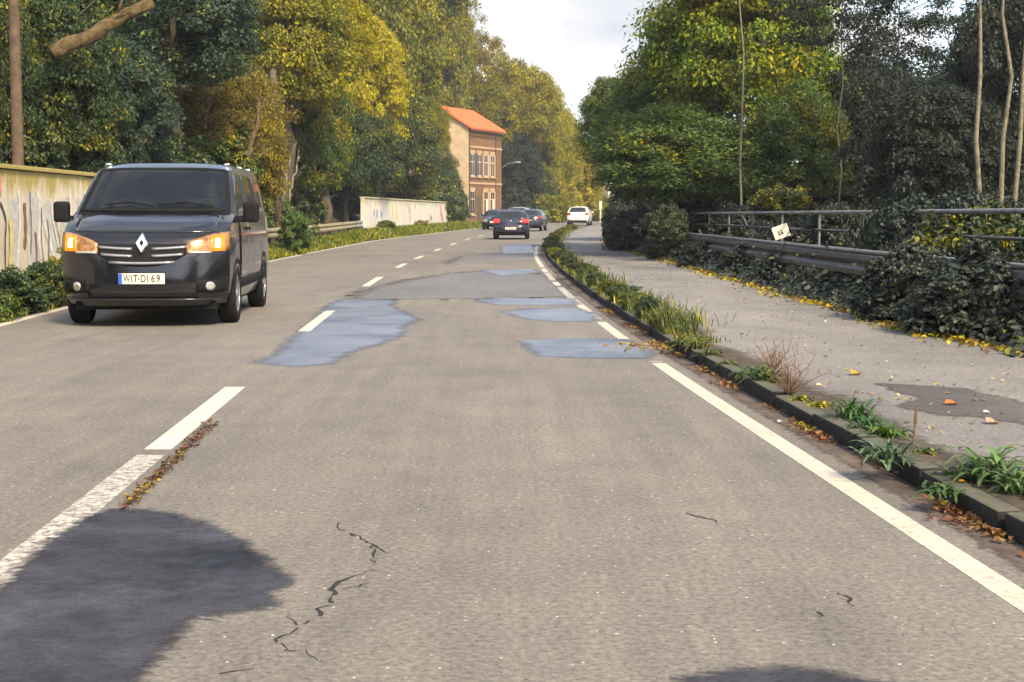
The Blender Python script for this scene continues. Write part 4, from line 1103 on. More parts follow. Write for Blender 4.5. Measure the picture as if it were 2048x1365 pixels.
def far_house(loc, rz, w, d, h, rise, wm, rm, label):
    r_ = empty('house', loc, rz); tag(r_, label, 'house')
    MB().box(0, w, 0, d, -1.0, h).build('wall', wm, r_)
    f = MB()
    f.add([(-.4, -.4, h), (w + .4, -.4, h), (w + .4, d + .4, h), (-.4, d + .4, h), (-.4, d / 2, h + rise), (w + .4, d / 2, h + rise)], [(0, 1, 5, 4), (2, 3, 4, 5), (0, 4, 3), (1, 2, 5), (0, 3, 2, 1)])
    f.build('roof', rm, r_)
    for z in (1.0, 3.6):
        for k in range(3):
            x = w * (k + .5) / 3
            if z + 1.4 > h: continue
            wi = MB().box(x - .5, x + .5, -.03, .02, z, z + 1.4).build('window', M['frame_white'], r_)
            MB().box(x - .42, x + .42, -.04, -.025, z + .08, z + 1.32).build('pane', M['pane'], wi)
    return r_
M['redroof'] = plain('red_roof', (.42, .16, .11), .85, var=.2)
M['paleyellow'] = plain('pale_yellow_render', (.74, .68, .48), .9, var=.1)
far_house((13.5, 212, g(212)), rad(6), 8, 7, 7.2, 2.2, M['paleyellow'], M['redroof'], 'pale yellow house glimpsed between leaves beyond the bend')
far_house((16.2, 196, g(196)), rad(8), 5, 5, 3.0, 2.0, M['paleyellow'], M['redroof'], 'low house with reddish roof just above the dark hedge')
mp_ = empty('marker_post', (at_depth(1201, 404, 140)[0], 140, g(140))); tag(mp_, 'slim white marker post among bushes beyond the white car', 'post')
MB().box(-.06, .06, -.05, .05, 0, 2.0, .01).build('shaft', M['frame_white'], mp_)
MB().box(-.13, .13, -.07, -.055, 1.3, 2.1, .01).build('plate', M['frame_white'], mp_)

# ------------------------------------------------------------------ vegetation
def crown_mesh(name, seed, nclump, nleaf, ls, fine=False, flat=.75, droop=.25, inner=.35, base=-.75, twigs=True):
    """unit crown: horizontal radius about 1, height about -1..1, made of leaf faces gathered in clumps"""
    r = np.random.default_rng(seed)
    u = unit(r.normal(size=(nclump, 3)))
    lob = unit(r.normal(size=(7, 3))); amp = r.uniform(.12, .3, 7)
    f = 1 + np.sum(amp * np.maximum(0, u @ lob.T) ** 3, axis=1) - .16
    rr = (inner + (1 - inner) * r.uniform(0, 1, nclump) ** .6) * f
    C = u * rr[:, None]; C[:, 2] = np.maximum(C[:, 2], base + .15 * r.uniform(size=nclump))
    cr = r.uniform(.14, .30, nclump)
    n = nclump * nleaf; ci = np.repeat(np.arange(nclump), nleaf)
    q = unit(r.normal(size=(n, 3))) * (r.uniform(0, 1, n) ** .45)[:, None]
    q[:, 2] *= flat
    P = C[ci] + q * cr[ci][:, None]
    P[:, 2] -= droop * cr[ci] * np.linalg.norm(q[:, :2], axis=1) ** 2
    N = unit(unit(P - C[ci]) * .45 + unit(C[ci] + 1e-6) * .25 + np.array([0, 0, .55]) + r.normal(size=(n, 3)) * .45)
    Dv = unit(q + np.array([0, 0, -.5]) + r.normal(size=(n, 3)) * .5)
    Lf = ls * r.uniform(.55, 1.35, n)
    V, T = leaf_arrays(P, N, Dv, Lf, Lf * r.uniform(.5, .8, n), fine)
    return np_mesh(name, V, T)
CROWN = [crown_mesh('crown', 11, 250, 290, .043), crown_mesh('crown', 12, 220, 320, .041, flat=.6, droop=.5), crown_mesh('crown', 13, 260, 270, .044, inner=.5),
         crown_mesh('crown', 14, 190, 320, .046, flat=.5, droop=.7), crown_mesh('crown', 15, 130, 230, .042, inner=.25), crown_mesh('crown', 16, 100, 110, .044, inner=.3, flat=.5, droop=.6)]
BUSH = [crown_mesh('foliage', 21, 120, 135, .088, True, base=-.5), crown_mesh('foliage', 22, 110, 150, .084, True, flat=.55, droop=.6, base=-.5), crown_mesh('foliage', 23, 130, 125, .092, True, base=-.4, inner=.5)]
for m in CROWN: m.materials.append(M['leaf'])
for m in BUSH: m.materials.append(M['leaf_g'])
rt = random.Random(77)

def tree(px, Y, ytop, ybot, hpx, c, a, label, var=0, bark='bark', name='broadleaf_tree', depth=1.0, trunk_px=None, group=None, tr=None, trunk_top=None):
    """crown fills the given picture extent at distance Y; the trunk stands on the terrain below"""
    cx, zt = at_depth(px, ytop, Y); _, zb_ = at_depth(px, ybot, Y)
    rx = hpx * Y / FPX; rz_ = (zt - zb_) / 2; cz = (zt + zb_) / 2
    tx = cx if trunk_px is None else at_depth(trunk_px, 400, Y)[0]
    if tx < 0 and Y < 125: tx = min(tx, (EL(Y) - 2.5) if Y < 79 else -8.05 + (Y - 80) * .095 - 1.0)
    z0 = terr(tx, Y) - .25
    root = empty(name, (tx, Y, z0)); tag(root, label, 'tree', group)
    r0 = tr or max(.10, .028 * (zt - z0))
    b = MB(); top = Vector((cx - tx, 0, cz + rz_ * .55 - z0)); Hh = top.z
    pts = []
    for t in np.linspace(0, 1, 9):
        wob = r0 * .5 if r0 > .07 else .045
        pts.append((top.x * t ** 1.6 + rt.gauss(0, wob) * (t > 0), rt.gauss(0, wob) * (t > 0), Hh * t))
    b.tube(pts, [r0 * (1.25 if i == 0 else 1.0) * (1 - .8 * i / 8) for i in range(9)], 8)
    for k in range(9):
        t = rt.uniform(.35 if name != 'slim_tree' and r0 > .065 else .8, .97); i = min(7, int(t * 8)); p = Vector(pts[i])
        ang = rt.uniform(0, 6.283); ln = rx * rt.uniform(.4, .85)
        e = p + Vector((math.cos(ang) * ln, math.sin(ang) * ln * depth, ln * rt.uniform(.2, .8)))
        mid = p.lerp(e, .5) + Vector((0, 0, -ln * .08))
        rl = r0 * .42 * (1.1 - t)+.01
        b.tube([p, mid, e], [rl, rl * .7, rl * .25], 5)
    b.build('trunk', M[bark], root, True)
    o = obj('crown', CROWN[var % len(CROWN)], None, root)
    o.location = (cx - tx, 0, cz - z0); o.scale = (rx, rx * depth, rz_); o.rotation_euler = (0, 0, rt.uniform(0, 6.283)) if abs(depth - 1) < .01 else (0, 0, 0)
    o.color = (*c, a)
    return root
def bush(px, Y, ytop, ybot, hpx, c, a, label, var=0, group=None, name='bush', depth=1.0, zmin=None):
    cx, zt = at_depth(px, ytop, Y); _, zb_ = at_depth(px, ybot, Y)
    rx = hpx * Y / FPX; z0 = max(zb_, terr(cx, Y) - .1)
    h = zt - z0
    root = empty(name, (cx, Y, z0)); tag(root, label, 'bush', group)
    b = MB()
    for k in range(7):
        ang = rt.uniform(0, 6.283); e = Vector((math.cos(ang) * rx * rt.uniform(.2, .6), math.sin(ang) * rx * .5 * depth, h * rt.uniform(.5, .85)))
        b.tube([(rt.gauss(0, .04), rt.gauss(0, .04), -.15), e * .55 + Vector((0, 0, .05)), e], [.02, .014, .006], 5)
    b.build('stem', M['bark'], root)
    o = obj('foliage', BUSH[var % len(BUSH)], None, root)
    o.location = (0, 0, h * .36); o.scale = (rx, rx * depth, h * .64); o.rotation_euler = (0, 0, rt.uniform(0, 6.283)) if abs(depth - 1) < .01 else (0, 0, 0)
    o.color = (*c, a)
    return root

DK = (.050, .082, .036); DKB = (.050, .084, .052); GR = (.078, .128, .040); OL = (.175, .190, .036); BR = (.185, .150, .050); YE = (.36, .32, .026); YG = (.26, .265, .030); GY = (.033, .045, .031)  # GY: shade of the backlit trees put into the leaf colour
# left wood, near to far
GL = 'trees of the wood on the slope'
tree(70, 33, -90, 330, 150, DK, .25, 'dark green tree right behind the thick brown pole', 1, group=GL)
tree(-60, 30, -60, 340, 110, DK, .3, 'dark tree cut by the picture edge beside the thick brown pole', 0, group=GL)
tree(235, 38, 60, 350, 130, DKB, .1, 'blue green shaded tree below the broken limb', 3, group=GL)
tree(330, 42, -140, 190, 190, DKB, .2, 'tall grey green tree high above the van roof', 2, group=GL)
tree(420, 46, 120, 350, 130, BR, .2, 'brownish thin tree directly above the van', 4, bark='bark_moss', group=GL)
tree(120, 44, -180, 120, 200, GR, .25, 'green crown above the broken limb', 0, group=GL)
tree(500, 54, 110, 420, 85, BR, .45, 'rusty brown tree left of the slim weathered pole', 3, bark='bark_moss', group=GL)
tree(560, 66, -120, 230, 150, OL, .42, 'tall olive tree above the slim weathered pole', 1, group=GL)
tree(625, 70, 150, 400, 80, GR, .35, 'green tree just right of the slim weathered pole', 2, bark='bark_pale', group=GL)
tree(735, 96, 10, 310, 95, (.46, .41, .022), .5, 'bright yellow autumn tree in the middle of the wood', 3, group=GL)
tree(640, 70, -60, 170, 110, YG, .6, 'yellow green crown left above the bright yellow tree', 1, group=GL)
tree(690, 84, 210, 402, 105, DK, .2, 'dark green tree behind the far graffiti wall', 0, group=GL)
tree(790, 104, 195, 402, 100, DK, .3, 'wide dark green tree behind the middle of the far wall', 2, group=GL)
tree(765, 112, -120, 260, 115, OL, .3, 'tall dull olive tree between yellow tree and house', 0, group=GL)
tree(450, 72, -160, 130, 170, DK, .3, 'dark treetop at the upper edge above the van', 2, group=GL)
tree(868, 127, 205, 330, 30, OL, .4, 'olive tree in front of the upper gable', 2, group=GL, trunk_px=860)
tree(882, 126, 285, 450, 46, DK, .25, 'dark tree growing against the house gable', 1, group=GL)
tree(868, 160, -60, 250, 78, OL, .42, 'tall olive tree rising behind the house roof', 2, group=GL)
tree(945, 172, 30, 260, 72, BR, .35, 'brownish half bare tree on the skyline behind the house', 4, group=GL)
tree(1030, 168, 95, 300, 80, OL, .55, 'olive yellow tree right above the house roof', 1, group=GL)
tree(1090, 175, 165, 420, 62, YG, .45, 'yellow green tree on the falling skyline', 0, group=GL)
tree(1030, 150, 275, 445, 55, GY, 0, 'dark shaded tree beside the house corner', 0, group=GL)
tree(1075, 158, 330, 450, 45, DK, .3, 'low dark green tree behind the cars', 2, group=GL)
tree(1130, 182, 215, 440, 48, OL, .5, 'slender olive tree at the end of the road', 3, group=GL)
tree(1165, 178, 290, 440, 42, YE, .75, 'golden bushy tree above the white car', 0, group=GL)
tree(1210, 188, 385, 445, 42, GR, .45, 'low green tree right of the white car', 1, group=GL)
tree(1110, 150, 390, 450, 30, OL, .4, 'small olive tree left of the white car', 2, group=GL)
tree(740, 130, -200, 60, 190, GR, .35, 'crown at the upper edge right of the yellow tree', 1, group=GL)
tree(905, 200, -40, 120, 50, BR, .3, 'thin brown treetop against the clouds', 4, group=GL)
# right side
GRR = 'trees behind the railing'
tree(1475, 47, -170, 270, 205, (.15, .225, .042), .38, 'big yellow green tree with a slim pale trunk behind the railing', 1, bark='bark_pale', trunk_px=1480, group=GRR, tr=.07)
tree(1390, 44, 215, 420, 205, (.10, .155, .048), .18, 'low spreading green tree behind the railing', 0, group=GRR)
tree(1230, 56, 150, 330, 75, (.08, .125, .040), .2, 'small leaning green tree overhanging the footpath end', 2, trunk_px=1310, group=GRR)
tree(1610, 43, 170, 410, 105, GR, .25, 'green leafy tree right of the pale slim trunk', 0, group=GRR)
tree(1310, 52, 95, 330, 115, (.09, .14, .042), .22, 'green tree filling the gap left of the big yellow green tree', 0, group=GRR)
tree(1530, 60, -140, 200, 110, GR, .3, 'tall green tree top behind the yellow green tree', 2, group=GRR)
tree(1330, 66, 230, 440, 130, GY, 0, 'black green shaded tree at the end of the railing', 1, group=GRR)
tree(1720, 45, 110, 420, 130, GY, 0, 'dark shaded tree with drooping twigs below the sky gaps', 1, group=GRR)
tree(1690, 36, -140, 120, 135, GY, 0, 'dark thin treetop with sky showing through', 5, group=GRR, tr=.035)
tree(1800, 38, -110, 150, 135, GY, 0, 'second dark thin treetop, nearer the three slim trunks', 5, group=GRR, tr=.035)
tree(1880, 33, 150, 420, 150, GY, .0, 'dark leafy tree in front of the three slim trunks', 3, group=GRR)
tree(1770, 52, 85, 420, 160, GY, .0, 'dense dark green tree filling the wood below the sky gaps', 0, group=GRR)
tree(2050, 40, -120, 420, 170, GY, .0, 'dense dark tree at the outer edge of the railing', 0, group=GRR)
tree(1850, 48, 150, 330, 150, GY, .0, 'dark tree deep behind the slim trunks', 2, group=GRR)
tree(1470, 39, -420, -60, 120, GR, .3, 'slim pale trunk standing alone in front of the big yellow green tree', 4, bark='bark_pale', name='slim_tree', trunk_px=1484, group='slim trunks behind the railing', tr=.038)
# three slim trunks with crowns above the picture
for px, yb_, lab in ((1955, 230, 'first slim pale trunk from the middle in the dark wood'), (2010, 250, 'second slim pale trunk, between the other two'), (2043, 200, 'slim pale trunk at the very edge of the wood')):
    Y = 26.5
    tree(px + 8, Y, -420, -130, 110, GR, .3, lab, 4, bark='bark_pale', name='slim_tree', trunk_px=px, group='slim trunks behind the railing', tr=.06)

# broken mossy limb and bare stems in the wood
def log(p0, p1, Y, w0, w1, label, mat_, name='broken_limb', cat='limb'):
    x0, z0 = at_depth(*p0, Y); x1, z1 = at_depth(*p1, Y)
    o = empty(name, (x0, Y, z0)); tag(o, label, cat)
    D_ = Vector((x1 - x0, .6, z1 - z0)); n_ = 9
    P = [D_ * (i / n_) + Vector((rt.gauss(0, .03), 0, rt.gauss(0, .03) - .05 * math.sin(math.pi * i / n_))) for i in range(n_ + 1)]
    MB().tube(P, [w0 + (w1 - w0) * i / n_ + rt.gauss(0, w0 * .06) for i in range(n_ + 1)], 10).build('wood', M[mat_], o, True)
    for k in range(4):
        p = P[rt.randint(3, n_)]; MB().tube([p, p + Vector((rt.uniform(.1, .5), -.1, rt.uniform(.2, .7)))], [w1 * .4, .01], 5).build('stub', M[mat_], o, True)
    return o
log((96, 108), (285, -6), 31.2, .165, .125, 'thick broken mossy limb leaning among the dark leaves', 'bark_moss')
for (a, b, Y, w0, lab) in (((485, 345), (520, 190), 44, .085, 'leaning tan bare stem above the van roof'), ((565, 400), (577, 310), 57, .06, 'thin pale stem right of the slim pole'), ((578, 402), (592, 312), 57.5, .05, 'second thin pale stem right of the slim pole'), ((408, 262), (407, 195), 44, .045, 'short pale dead stem above the van')):
    log(a, b, Y, w0, w0 * .7, lab, 'bark_moss' if Y < 50 else 'bark_pale', 'bare_stem', 'stem')

# undergrowth bushes on the slope (left)
GU = 'undergrowth bushes along the foot of the slope'
for k, (px, Y, yt, yb_, h, c, a, lab) in enumerate([
    (30, 31, 240, 370, 90, DK, .2, 'dark bush behind the ochre wall below the thick pole'), (150, 34, 250, 380, 90, DK, .15, 'dark bush behind the ochre wall next to the van'),
    (280, 40, 250, 380, 110, DK, .2, 'dark bush hidden behind the van roof'), (420, 45, 270, 400, 100, GR, .3, 'olive bush peeping over the van roof'),
    (600, 70, 360, 452, 60, DK, .2, 'dark bush behind the guardrail near the slim pole'), (690, 88, 360, 440, 60, DK, .25, 'dark bush behind the guardrail end'),
    (540, 62, 370, 458, 45, GR, .25, 'green bush behind the guardrail beside the van'), (770, 106, 350, 415, 62, DK, .25, 'dark bush above the far wall'),
    (850, 112, 350, 440, 60, DK, .2, 'dark bush at the house end of the far wall'), (905, 122, 370, 455, 34, DK, .2, 'bush at the foot of the house gable'),
    (1035, 146, 370, 450, 40, GY, 0, 'black green bush by the house corner'), (1090, 150, 385, 455, 40, GR, .45, 'green bush behind the plum sedan'),
    (1150, 160, 360, 450, 40, BR, .6, 'brownish bush behind the white car'), (1195, 165, 405, 450, 35, GR, .5, 'green bush right of the white car at the bend'), (1240, 150, 400, 450, 30, GR, .4, 'green bush at the bend touching the dark hedge')]):
    bush(px, Y, yt, yb_, h, c, a, lab, k, GU)
# shrubs on the left verge
GV = 'shrubs on the left verge'
for k, (px, Y, yt, yb_, h, c, a, lab) in enumerate([
    (10, 19.8, 545, 640, 80, DK, .12, 'dark green shrub at the foot of the ochre wall, picture edge'), (85, 21.3, 520, 612, 62, DK, .15, 'dark green shrub under the graffiti next to the van'),
    (-50, 18.2, 560, 670, 60, GR, .2, 'green shrub low at the picture edge'), (130, 24, 505, 590, 50, OL, .3, 'olive weeds beside the van bumper'),
    (590, 49, 418, 492, 38, GR, .08, 'green shrub grown over the guardrail'), (770, 84, 440, 468, 24, GR, .15, 'low shrub at the foot of the far wall'), (830, 97, 440, 462, 24, OL, .3, 'olive shrub at the foot of the far wall')]):
    bush(px, Y, yt, yb_, h, c, a, lab, k, GV, 'shrub')
# brambles along the railing on the right
GB = 'brambles along the footpath railing'
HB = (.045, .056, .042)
for k, (px, Y, yt, yb_, h, c, a, lab) in enumerate([
    (1985, 15.2, 500, 690, 175, HB, .0, 'large dark bramble leaning over the footpath at the picture edge'), (1830, 17.2, 480, 672, 130, HB, .0, 'dark bramble next to the largest one, by the footpath'),
    (1960, 18.6, 400, 600, 130, (.040, .062, .024), .28, 'green and yellow bramble climbing over the railing'), (1830, 20.4, 375, 580, 100, (.036, .050, .036), .0, 'rounded grey green bramble on top of the railing'),
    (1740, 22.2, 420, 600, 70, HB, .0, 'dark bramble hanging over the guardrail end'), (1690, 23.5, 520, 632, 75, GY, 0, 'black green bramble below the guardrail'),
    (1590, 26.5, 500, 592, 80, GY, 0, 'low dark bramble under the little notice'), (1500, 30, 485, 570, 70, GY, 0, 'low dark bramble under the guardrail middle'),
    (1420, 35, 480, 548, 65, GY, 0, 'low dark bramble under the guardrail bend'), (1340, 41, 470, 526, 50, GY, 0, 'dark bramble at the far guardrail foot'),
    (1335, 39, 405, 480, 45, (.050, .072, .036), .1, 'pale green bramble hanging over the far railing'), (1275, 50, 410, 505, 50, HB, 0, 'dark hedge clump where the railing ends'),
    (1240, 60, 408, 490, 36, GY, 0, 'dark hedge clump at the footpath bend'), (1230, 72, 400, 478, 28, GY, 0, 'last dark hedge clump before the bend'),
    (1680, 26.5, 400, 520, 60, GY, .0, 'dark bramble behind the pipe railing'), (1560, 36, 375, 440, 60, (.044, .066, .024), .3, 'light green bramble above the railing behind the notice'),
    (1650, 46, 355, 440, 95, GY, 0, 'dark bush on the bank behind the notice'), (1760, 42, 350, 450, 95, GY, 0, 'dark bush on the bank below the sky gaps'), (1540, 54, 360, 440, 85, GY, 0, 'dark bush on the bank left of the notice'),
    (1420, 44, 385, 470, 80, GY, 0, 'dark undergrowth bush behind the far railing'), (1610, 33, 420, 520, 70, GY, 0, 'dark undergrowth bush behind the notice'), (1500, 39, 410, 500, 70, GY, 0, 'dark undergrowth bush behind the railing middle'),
    (2060, 20, 380, 560, 90, HB, .1, 'dark bramble at the picture edge above the railing'), (1900, 24, 380, 560, 120, GY, 0, 'dark undergrowth bush behind the rounded bramble')]):
    bush(px, Y, yt, yb_, h, c, a, lab, k, GB, 'bramble')

# low bramble cover under the guardrail (uncountable)
n = 15000
Yc = 11 + 60 * R.uniform(0, 1, n) ** 1.25; P = np.zeros((n, 3)); hh = np.abs(R.normal(0, .22, n))
for i in range(n):
    y = Yc[i]; P[i] = (PR(y) + .06 + 1.5 * R.uniform() + .12 * math.sin(y * 1.9) + .08 * math.sin(y * 4.3), y, g(y) + .09)
hh *= np.clip((P[:, 0] - np.array([PR(y) for y in Yc])) / .45, .15, 1.5)
P[:, 2] += hh
N = unit(np.array([-.35, -.25, .9]) + R.normal(0, .45, (n, 3))); Lf = R.uniform(.05, .12, n)
V, T = leaf_arrays(P, N, unit(R.normal(size=(n, 3)) + np.array([-.5, 0, -.3])), Lf, Lf * .7, True)
co_ = obj('bramble_cover', np_mesh('bramble_cover', V, T), M['leaf_g']); co_.color = (.050, .062, .045, .12)
tag(co_, 'low dark leaf cover under the guardrail along the footpath', 'ground cover', kind='stuff')

# grass on the left verge (uncountable)
n = 52000
Yv = 15 + 105 * R.uniform(0, 1, n) ** 1.5
P = np.zeros((n, 3)); uu = R.uniform(0, 1, n)
for i in range(n):
    y = Yv[i]; x1 = EL(y) - .16 - .10 * abs(math.sin(y * 1.3)) * R.uniform(); x0 = -8.0 if y < 80 else min(EL(y) - 1.6, -8.05 + (y - 80) * .095)
    x = x1 + (x0 - x1) * uu[i]; P[i] = (x, y, terr(x, y) - .01)
V, T = blades(P, R.uniform(.05, .26, n) * (1 - .45 * (1 - np.minimum(1, uu * 3))), .010 + .0004 * Yv, .9, R)
go = obj('grass', np_mesh('grass', V, T), M['leaf_g']); go.color = (.085, .13, .028, .36)
tag(go, 'short green and yellowish grass on the left verge', 'grass', kind='stuff')
# low weeds in the strip behind the kerb (uncountable)
n = 15000
Ys = 13.2 + 90 * R.uniform(0, 1, n) ** 1.7
P = np.zeros((n, 3))
cl_ = np.sin(Ys * 1.7) + np.sin(Ys * .73 + 1) + np.sin(Ys * 4.1)
keep = (cl_ > -1.1) | (Ys > 17)
for i in range(n):
    y = Ys[i]; x = ER(y) + .36 + abs(R.normal(0, .26)) * (1 if y > 16 else .6); P[i] = (x, y, g(y) + .085)
P = P[keep]; m_ = len(P)
V, T = blades(P, R.uniform(.06, .22, m_) * (.75 + .35 * np.clip(cl_[keep], -1, 1.5)), .010 + .0003 * P[:, 1], 1.0, R)
wo = obj('strip_grass', np_mesh('strip_grass', V, T), M['leaf_g']); wo.color = (.095, .12, .042, .28)
tag(wo, 'thin weedy grass in the strip between kerb and footpath', 'grass', kind='stuff')
GW = 'leafy weeds in the kerb strip'
for k, (y, dx, r_, h, c, a, lab) in enumerate([
    (16.0, .45, .25, .36, (.09, .11, .025), .35, 'yellowish green weed clump where the bare kerb begins'), (17.3, .45, .30, .40, (.045, .065, .035), .05, 'dark bluish weed clump second from the bare kerb'),
    (18.9, .50, .32, .40, (.08, .10, .025), .3, 'olive weed clump third from the bare kerb'), (20.6, .50, .34, .42, (.045, .065, .025), .1, 'dark green weed clump beside the lowest long road patch'), (22.6, .5, .36, .42, (.085, .10, .025), .35, 'yellow green weed clump beside the broken edge line'),
    (24.8, .5, .36, .42, (.05, .07, .025), .15, 'green weed clump midway along the strip'), (27.2, .5, .40, .45, (.06, .075, .025), .25, 'olive green weed clump past the middle of the strip'), (30, .5, .42, .5, (.05, .06, .03), .1, 'dark weed clump before the yellowish one'),
    (33.5, .5, .45, .5, (.05, .065, .028), .15, 'dark green weed clump further up the strip'), (37.5, .5, .45, .5, (.05, .06, .028), .12, 'dull green weed clump opposite the bent edge line'), (42, .45, .40, .5, (.14, .15, .025), .55, 'bright yellow green weed clump at the bend of the strip'), (47, .5, .5, .5, (.06, .075, .025), .2, 'green weed clump behind the bright one'),
    (53, .5, .5, .5, (.06, .075, .025), .25, 'green weed clump right of the hatchback'), (60, .55, .55, .55, (.07, .08, .03), .35, 'olive weed clump right of the hatchback'), (68, .6, .6, .5, (.075, .08, .03), .4, 'dry olive weed clump towards the plum sedan'), (77, .6, .6, .5, (.08, .08, .03), .5, 'dry weed clump near the plum sedan'), (88, .6, .6, .5, (.10, .085, .03), .6, 'ochre weed clump before the white car'), (100, .6, .7, .5, (.10, .085, .03), .6, 'ochre weed clump below the white car')]):
    x = ER(y) + dx; root = empty('weed_clump', (x, y, g(y) + .08)); tag(root, lab, 'weed', GW)
    st = MB()
    for q in range(6):
        e = (rt.gauss(0, r_ * .4), rt.gauss(0, r_ * .5), h * rt.uniform(.5, .9)); st.tube([(0, 0, -.03), e], [.006, .003], 4)
    st.build('stem', M['bark_moss'], root)
    o = obj('foliage', BUSH[k % 3], None, root, (0, 0, h * .35)); o.scale = (r_ * .58 * rt.uniform(.7, 1.15), r_ * 1.1 * rt.uniform(.7, 1.1), h * .32 * rt.uniform(.6, 1.2)); o.color = (c[0] * 1.5, c[1] * 1.6, c[2] * 1.5, a * .6)

def rosette(name, n, L, W, rise, seed):
    r = random.Random(seed); V = []; F = []
    for k in range(n):
        a = r.uniform(0, 6.283); l_ = L * r.uniform(.5, 1.1); el = rise * r.uniform(.4, 1.5); d_ = Vector((math.cos(a), math.sin(a), 0)); s_ = Vector((-d_.y, d_.x, 0)); b = len(V); m = 7
        ox = Vector((r.gauss(0, L * .25), r.gauss(0, L * .35), 0))
        for i in range(m + 1):
            t = i / m; p = ox + d_ * l_ * t + Vector((0, 0, l_ * (el * t - (.55 + el * .4) * t * t) + .01)); w = W * math.sin(math.pi * min(.97, t * .9 + .08)) * (1 + .45 * (-1) ** i) * l_ / L
            V += [tuple(p + s_ * w + Vector((0, 0, w * .25))), tuple(p), tuple(p - s_ * w + Vector((0, 0, w * .25)))]
            if i: q = b + 3 * i; F += [(q - 3, q - 2, q + 1, q), (q - 2, q - 1, q + 2, q + 1)]
    m = mesh(name, V, F, True); m.materials.append(M['leaf_g']); return m
ROS = [rosette('leaves', 60, .14, .013, 1.0, 1), rosette('leaves', 46, .12, .012, .8, 2), rosette('leaves', 85, .155, .011, 1.35, 3)]
for k, (px, py, s_, c, a, lab, v) in enumerate([
    (1985, 962, 1.25, (.10, .16, .06), .0, 'large feathery pale green weed on the kerb nearest the viewer', 2), (2040, 985, 1.0, (.10, .16, .06), .0, 'feathery green weed at the picture edge on the kerb', 2), (1930, 950, .9, (.085, .13, .05), .05, 'green weed left of the large feathery one', 0),
    (1770, 925, .95, (.09, .14, .075), .0, 'silvery green weed hanging over the kerb face', 2), (1885, 985, .9, (.07, .12, .04), .1, 'low green weed at the kerb foot beside a gap', 1),
    (1705, 838, 1.0, (.06, .13, .04), .0, 'fresh green weed above the kerb, left of the dead stalk', 2), (1735, 858, .9, (.05, .11, .04), .0, 'dark fresh green weed close to the dead stalk', 0), (1775, 872, .9, (.08, .15, .03), .1, 'bright green weed right next to the dead stalk', 0),
    (1640, 812, .8, (.15, .15, .03), .4, 'yellowing small weed on the kerb top', 1), (1600, 800, .8, (.10, .12, .03), .3, 'small olive weed on the kerb top', 1),
    (1500, 752, .95, (.06, .11, .035), .1, 'green weed above the kerb joint', 0), (1530, 765, 1.0, (.07, .11, .035), .15, 'second green weed above the kerb joint', 2), (1455, 730, .9, (.08, .12, .03), .2, 'light green weed where the kerb joint opens', 1),
    (1420, 712, .9, (.08, .11, .03), .25, 'small green weed beyond the kerb joint', 0), (1395, 700, .9, (.09, .12, .03), .25, 'pale green weed close to the weedy end of the kerb', 2), (1365, 690, 1.0, (.10, .12, .03), .3, 'pale olive weed at the weedy end of the kerb', 0), (1850, 905, .7, (.07, .09, .03), .2, 'tiny weed in front of the dead stalk', 1)]):
    x, y = on_ground(px, py, .09); root = empty('weed', (x, y, .085)); tag(root, lab, 'weed', 'single weeds along the kerb')
    o = obj('leaves', ROS[v], None, root); o.scale = (s_, s_, s_); o.color = (*c, a); o.rotation_euler = (0, 0, rt.uniform(0, 6.28))
# dead stalks and the dry reddish weed
M['dry'] = plain('dry_stem', (.16, .085, .05), .9, var=.3)
x, y = on_ground(1826, 890, .09); o = empty('dead_stalk', (x, y, .08)); tag(o, 'single brown dead stalk standing upright behind the kerb', 'stalk')
b = MB(); b.tube([(0, 0, 0), (.005, 0, .09), (.012, 0, .19)], [.006, .005, .004], 6); b.build('stem', M['dry'], o)
b = MB(); b.tube([(.010, 0, .12), (.013, 0, .20)], [.010, .007], 6); b.build('seed_head', M['dry'], o)
for px, py, sc_, lab in ((1580, 790, 1.0, 'dry reddish branched weed on the kerb strip'), (1545, 745, .8, 'thin dry reddish weed leaning over the footpath')):
    x, y = on_ground(px, py, .09); o = empty('dry_weed', (x, y, .085)); tag(o, lab, 'weed')
    b = MB(); r_ = random.Random(px)
    for k in range(26):
        a = r_.uniform(0, 6.283); p = Vector((0, 0, 0)); d_ = Vector((math.cos(a) * .5, math.sin(a) * .8, r_.uniform(.6, 1.6))).normalized(); L = r_.uniform(.18, .42) * sc_; Q = [p]
        for q in range(4): d_ = (d_ + Vector((r_.gauss(0, .25), r_.gauss(0, .25), r_.gauss(-.08, .15)))).normalized(); Q.append(Q[-1] + d_ * L / 4)
        b.tube(Q, [.0035, .003, .0025, .002, .001], 4)
        for q in (2, 3, 4): b.tube([Q[q], Q[q] + Vector((r_.gauss(0, .03), r_.gauss(0, .03), r_.uniform(.01, .05)))], [.002, .001], 4)
    b.build('twigs', M['dry'], o)

# fallen leaves: drifts are uncountable, the largest single ones are things
def litter(name, P, size, c, a, label):
    n = len(P); N = unit(np.array([0, 0, 1.0]) + R.normal(0, .35, (n, 3))); Dv = unit(R.normal(size=(n, 3)) * np.array([1, 1, .1])); L = size * R.uniform(.5, 1.4, n)
    V, T = leaf_arrays(P, N, Dv, L, L * .7, True); o = obj(name, np_mesh(name, V, T), M['leaf_g']); o.color = (*c, a); tag(o, label, 'leaves', kind='stuff'); return o
n = 3000; Yl = 10 + 58 * R.uniform(0, 1, n) ** 1.3; P = np.zeros((n, 3))
for i in range(n):
    y = Yl[i]; P[i] = (PR(y) + .10 - abs(R.normal(0, .16 + .05 * math.sin(y * .9))), y, g(y) + .092 + R.uniform(0, .03))
litter('leaf_drift', P, .065, (.26, .17, .06), .5, 'drift of yellow and orange leaves along the far footpath edge')
n = 900; P = np.zeros((n, 3))
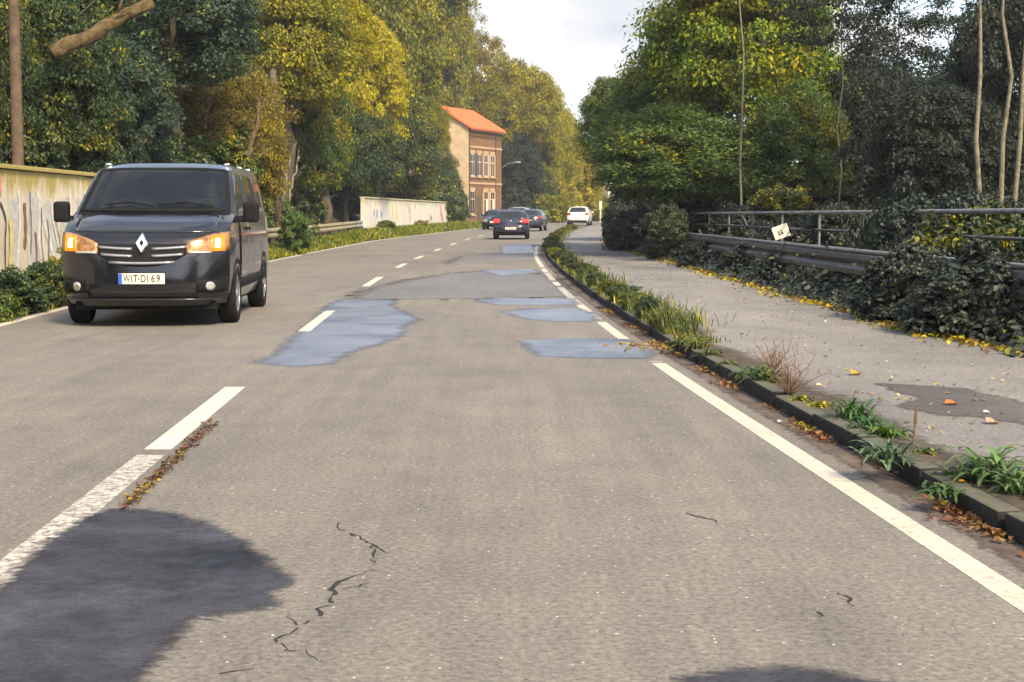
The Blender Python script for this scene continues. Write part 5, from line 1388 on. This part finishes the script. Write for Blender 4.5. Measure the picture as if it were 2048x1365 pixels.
for i in range(n):
    y = 5 + 45 * R.uniform() ** 1.5; P[i] = (ER(y) + .7 + (PR(y) - ER(y) - .7) * R.uniform(), y, g(y) + .092)
litter('scattered_leaves', P, .035, (.42, .36, .24), .3, 'small pale leaves scattered over the footpath')
n = 1500; P = np.zeros((n, 3)); k = 0
while k < n:
    y = 4.5 + 16 * R.uniform() ** 1.2
    if math.sin(y * 2.3) + math.sin(y * 5.1 + 1) + R.normal(0, .5) < .35: continue
    P[k] = (ER(y) + .32 - abs(R.normal(0, .055)), y, .012 + R.uniform(0, .012)); k += 1
litter('gutter_leaves', P, .032, (.20, .11, .055), .25, 'brown leaf crumbs gathered in the gutter below the kerb')
P = []
for i in range(420):
    t = R.uniform(); px = 246 + (424 - 246) * t; py = 1020 + (850 - 1020) * t
    x, y = on_ground(px + R.normal(0, 6), py + R.normal(0, 5)); P.append((x, y, .008 + R.uniform(0, .008)))
litter('joint_leaves', np.array(P), .028, (.13, .075, .045), .25, 'brown leaf crumbs along the joint beside the centre line')
P = []
for i in range(80):
    x, y = on_ground(1300 + R.normal(0, 45), 690 + abs(R.normal(0, 8))); P.append((x, y, .014 + R.uniform(0, .01)))
litter('patch_leaves', np.array(P), .05, (.40, .24, .06), .5, 'orange leaves gathered at the end of the right patch')
lf = {}
for px, py, sz_, c, lab in ((1712, 748, .15, (.50, .36, .03), 'bright yellow fallen leaf lying on the middle of the footpath'), (1903, 808, .12, (.42, .23, .07), 'orange fallen leaf on the dark footpath repair'), (1985, 845, .13, (.48, .36, .20), 'pale tan fallen leaf near the picture edge of the footpath'),
                        (1974, 826, .06, (.72, .66, .56), 'tiny whitish leaf on the dark footpath repair'), (1640, 772, .07, (.72, .55, .3), 'small pale leaf beside the dry weed'), (1560, 845, .05, (.7, .68, .64), 'whitish scrap of leaf at the gutter'), (1925, 965, .05, (.45, .28, .05), 'small orange leaf lodged on the kerb top')):
    h = .094 if px not in (1560,) else .012
    x, y = on_ground(px, py, h); V, T = leaf_arrays(np.zeros((1, 3)), unit(np.array([[.1, -.25, 1.0]])), np.array([[1.0, .4, 0]]), np.array([sz_]), np.array([sz_ * .62]), True)
    o = obj('fallen_leaf', np_mesh('fallen_leaf', V, T), M['leaf_g'], None, (x, y, h + .007), rt.uniform(0, .6)); o.color = (*c, 0); tag(o, lab, 'leaf', 'single fallen leaves')

# unseen trees added behind the viewer to darken reflections in the van's paint and glass
VV = []; TT = []; off_ = 0
co = np.zeros(len(CROWN[4].vertices) * 3, np.float32); CROWN[4].vertices.foreach_get('co', co); co = co.reshape(-1, 3)
tri = np.zeros(len(CROWN[4].loops), np.int32); CROWN[4].loops.foreach_get('vertex_index', tri); tri = tri.reshape(-1, 3)
for (x, y, r_, h) in ((-11, -6, 4.5, 5), (-12, -16, 5, 6), (-11, -27, 5, 6), (9.5, -8, 4, 5), (9, -19, 4.5, 5.5), (10, -31, 5, 6), (-8, -44, 5.5, 6.5), (3, -52, 6, 6), (-3, -55, 6, 7)):
    VV.append(co * np.array([r_, r_, h]) + np.array([x, y, h * .8])); TT.append(tri + off_); off_ += len(co)
o = obj('unseen_rear_wood', np_mesh('unseen_rear_wood', np.vstack(VV), np.vstack(TT)), M['leaf']); o.color = (.045, .062, .028, .3)
tag(o, 'unseen mass of trees added behind the viewer for the van reflections', 'wood', kind='stuff')

# thin autumn haze
hz = MB(); hz.box(-430, 430, -75, 640, -4, 48)
m = bpy.data.materials.new('haze_air'); m.use_nodes = True; n_ = m.node_tree.nodes; n_.clear()
ou = n_.new('ShaderNodeOutputMaterial'); pv = n_.new('ShaderNodeVolumePrincipled'); pv.inputs['Density'].default_value = .0005; pv.inputs['Color'].default_value = (.93, .95, 1, 1); pv.inputs['Anisotropy'].default_value = .2
m.node_tree.links.new(pv.outputs[0], ou.inputs['Volume'])
h_ = hz.build('haze', m); tag(h_, 'thin pale haze in the air over the road', 'haze', kind='stuff')
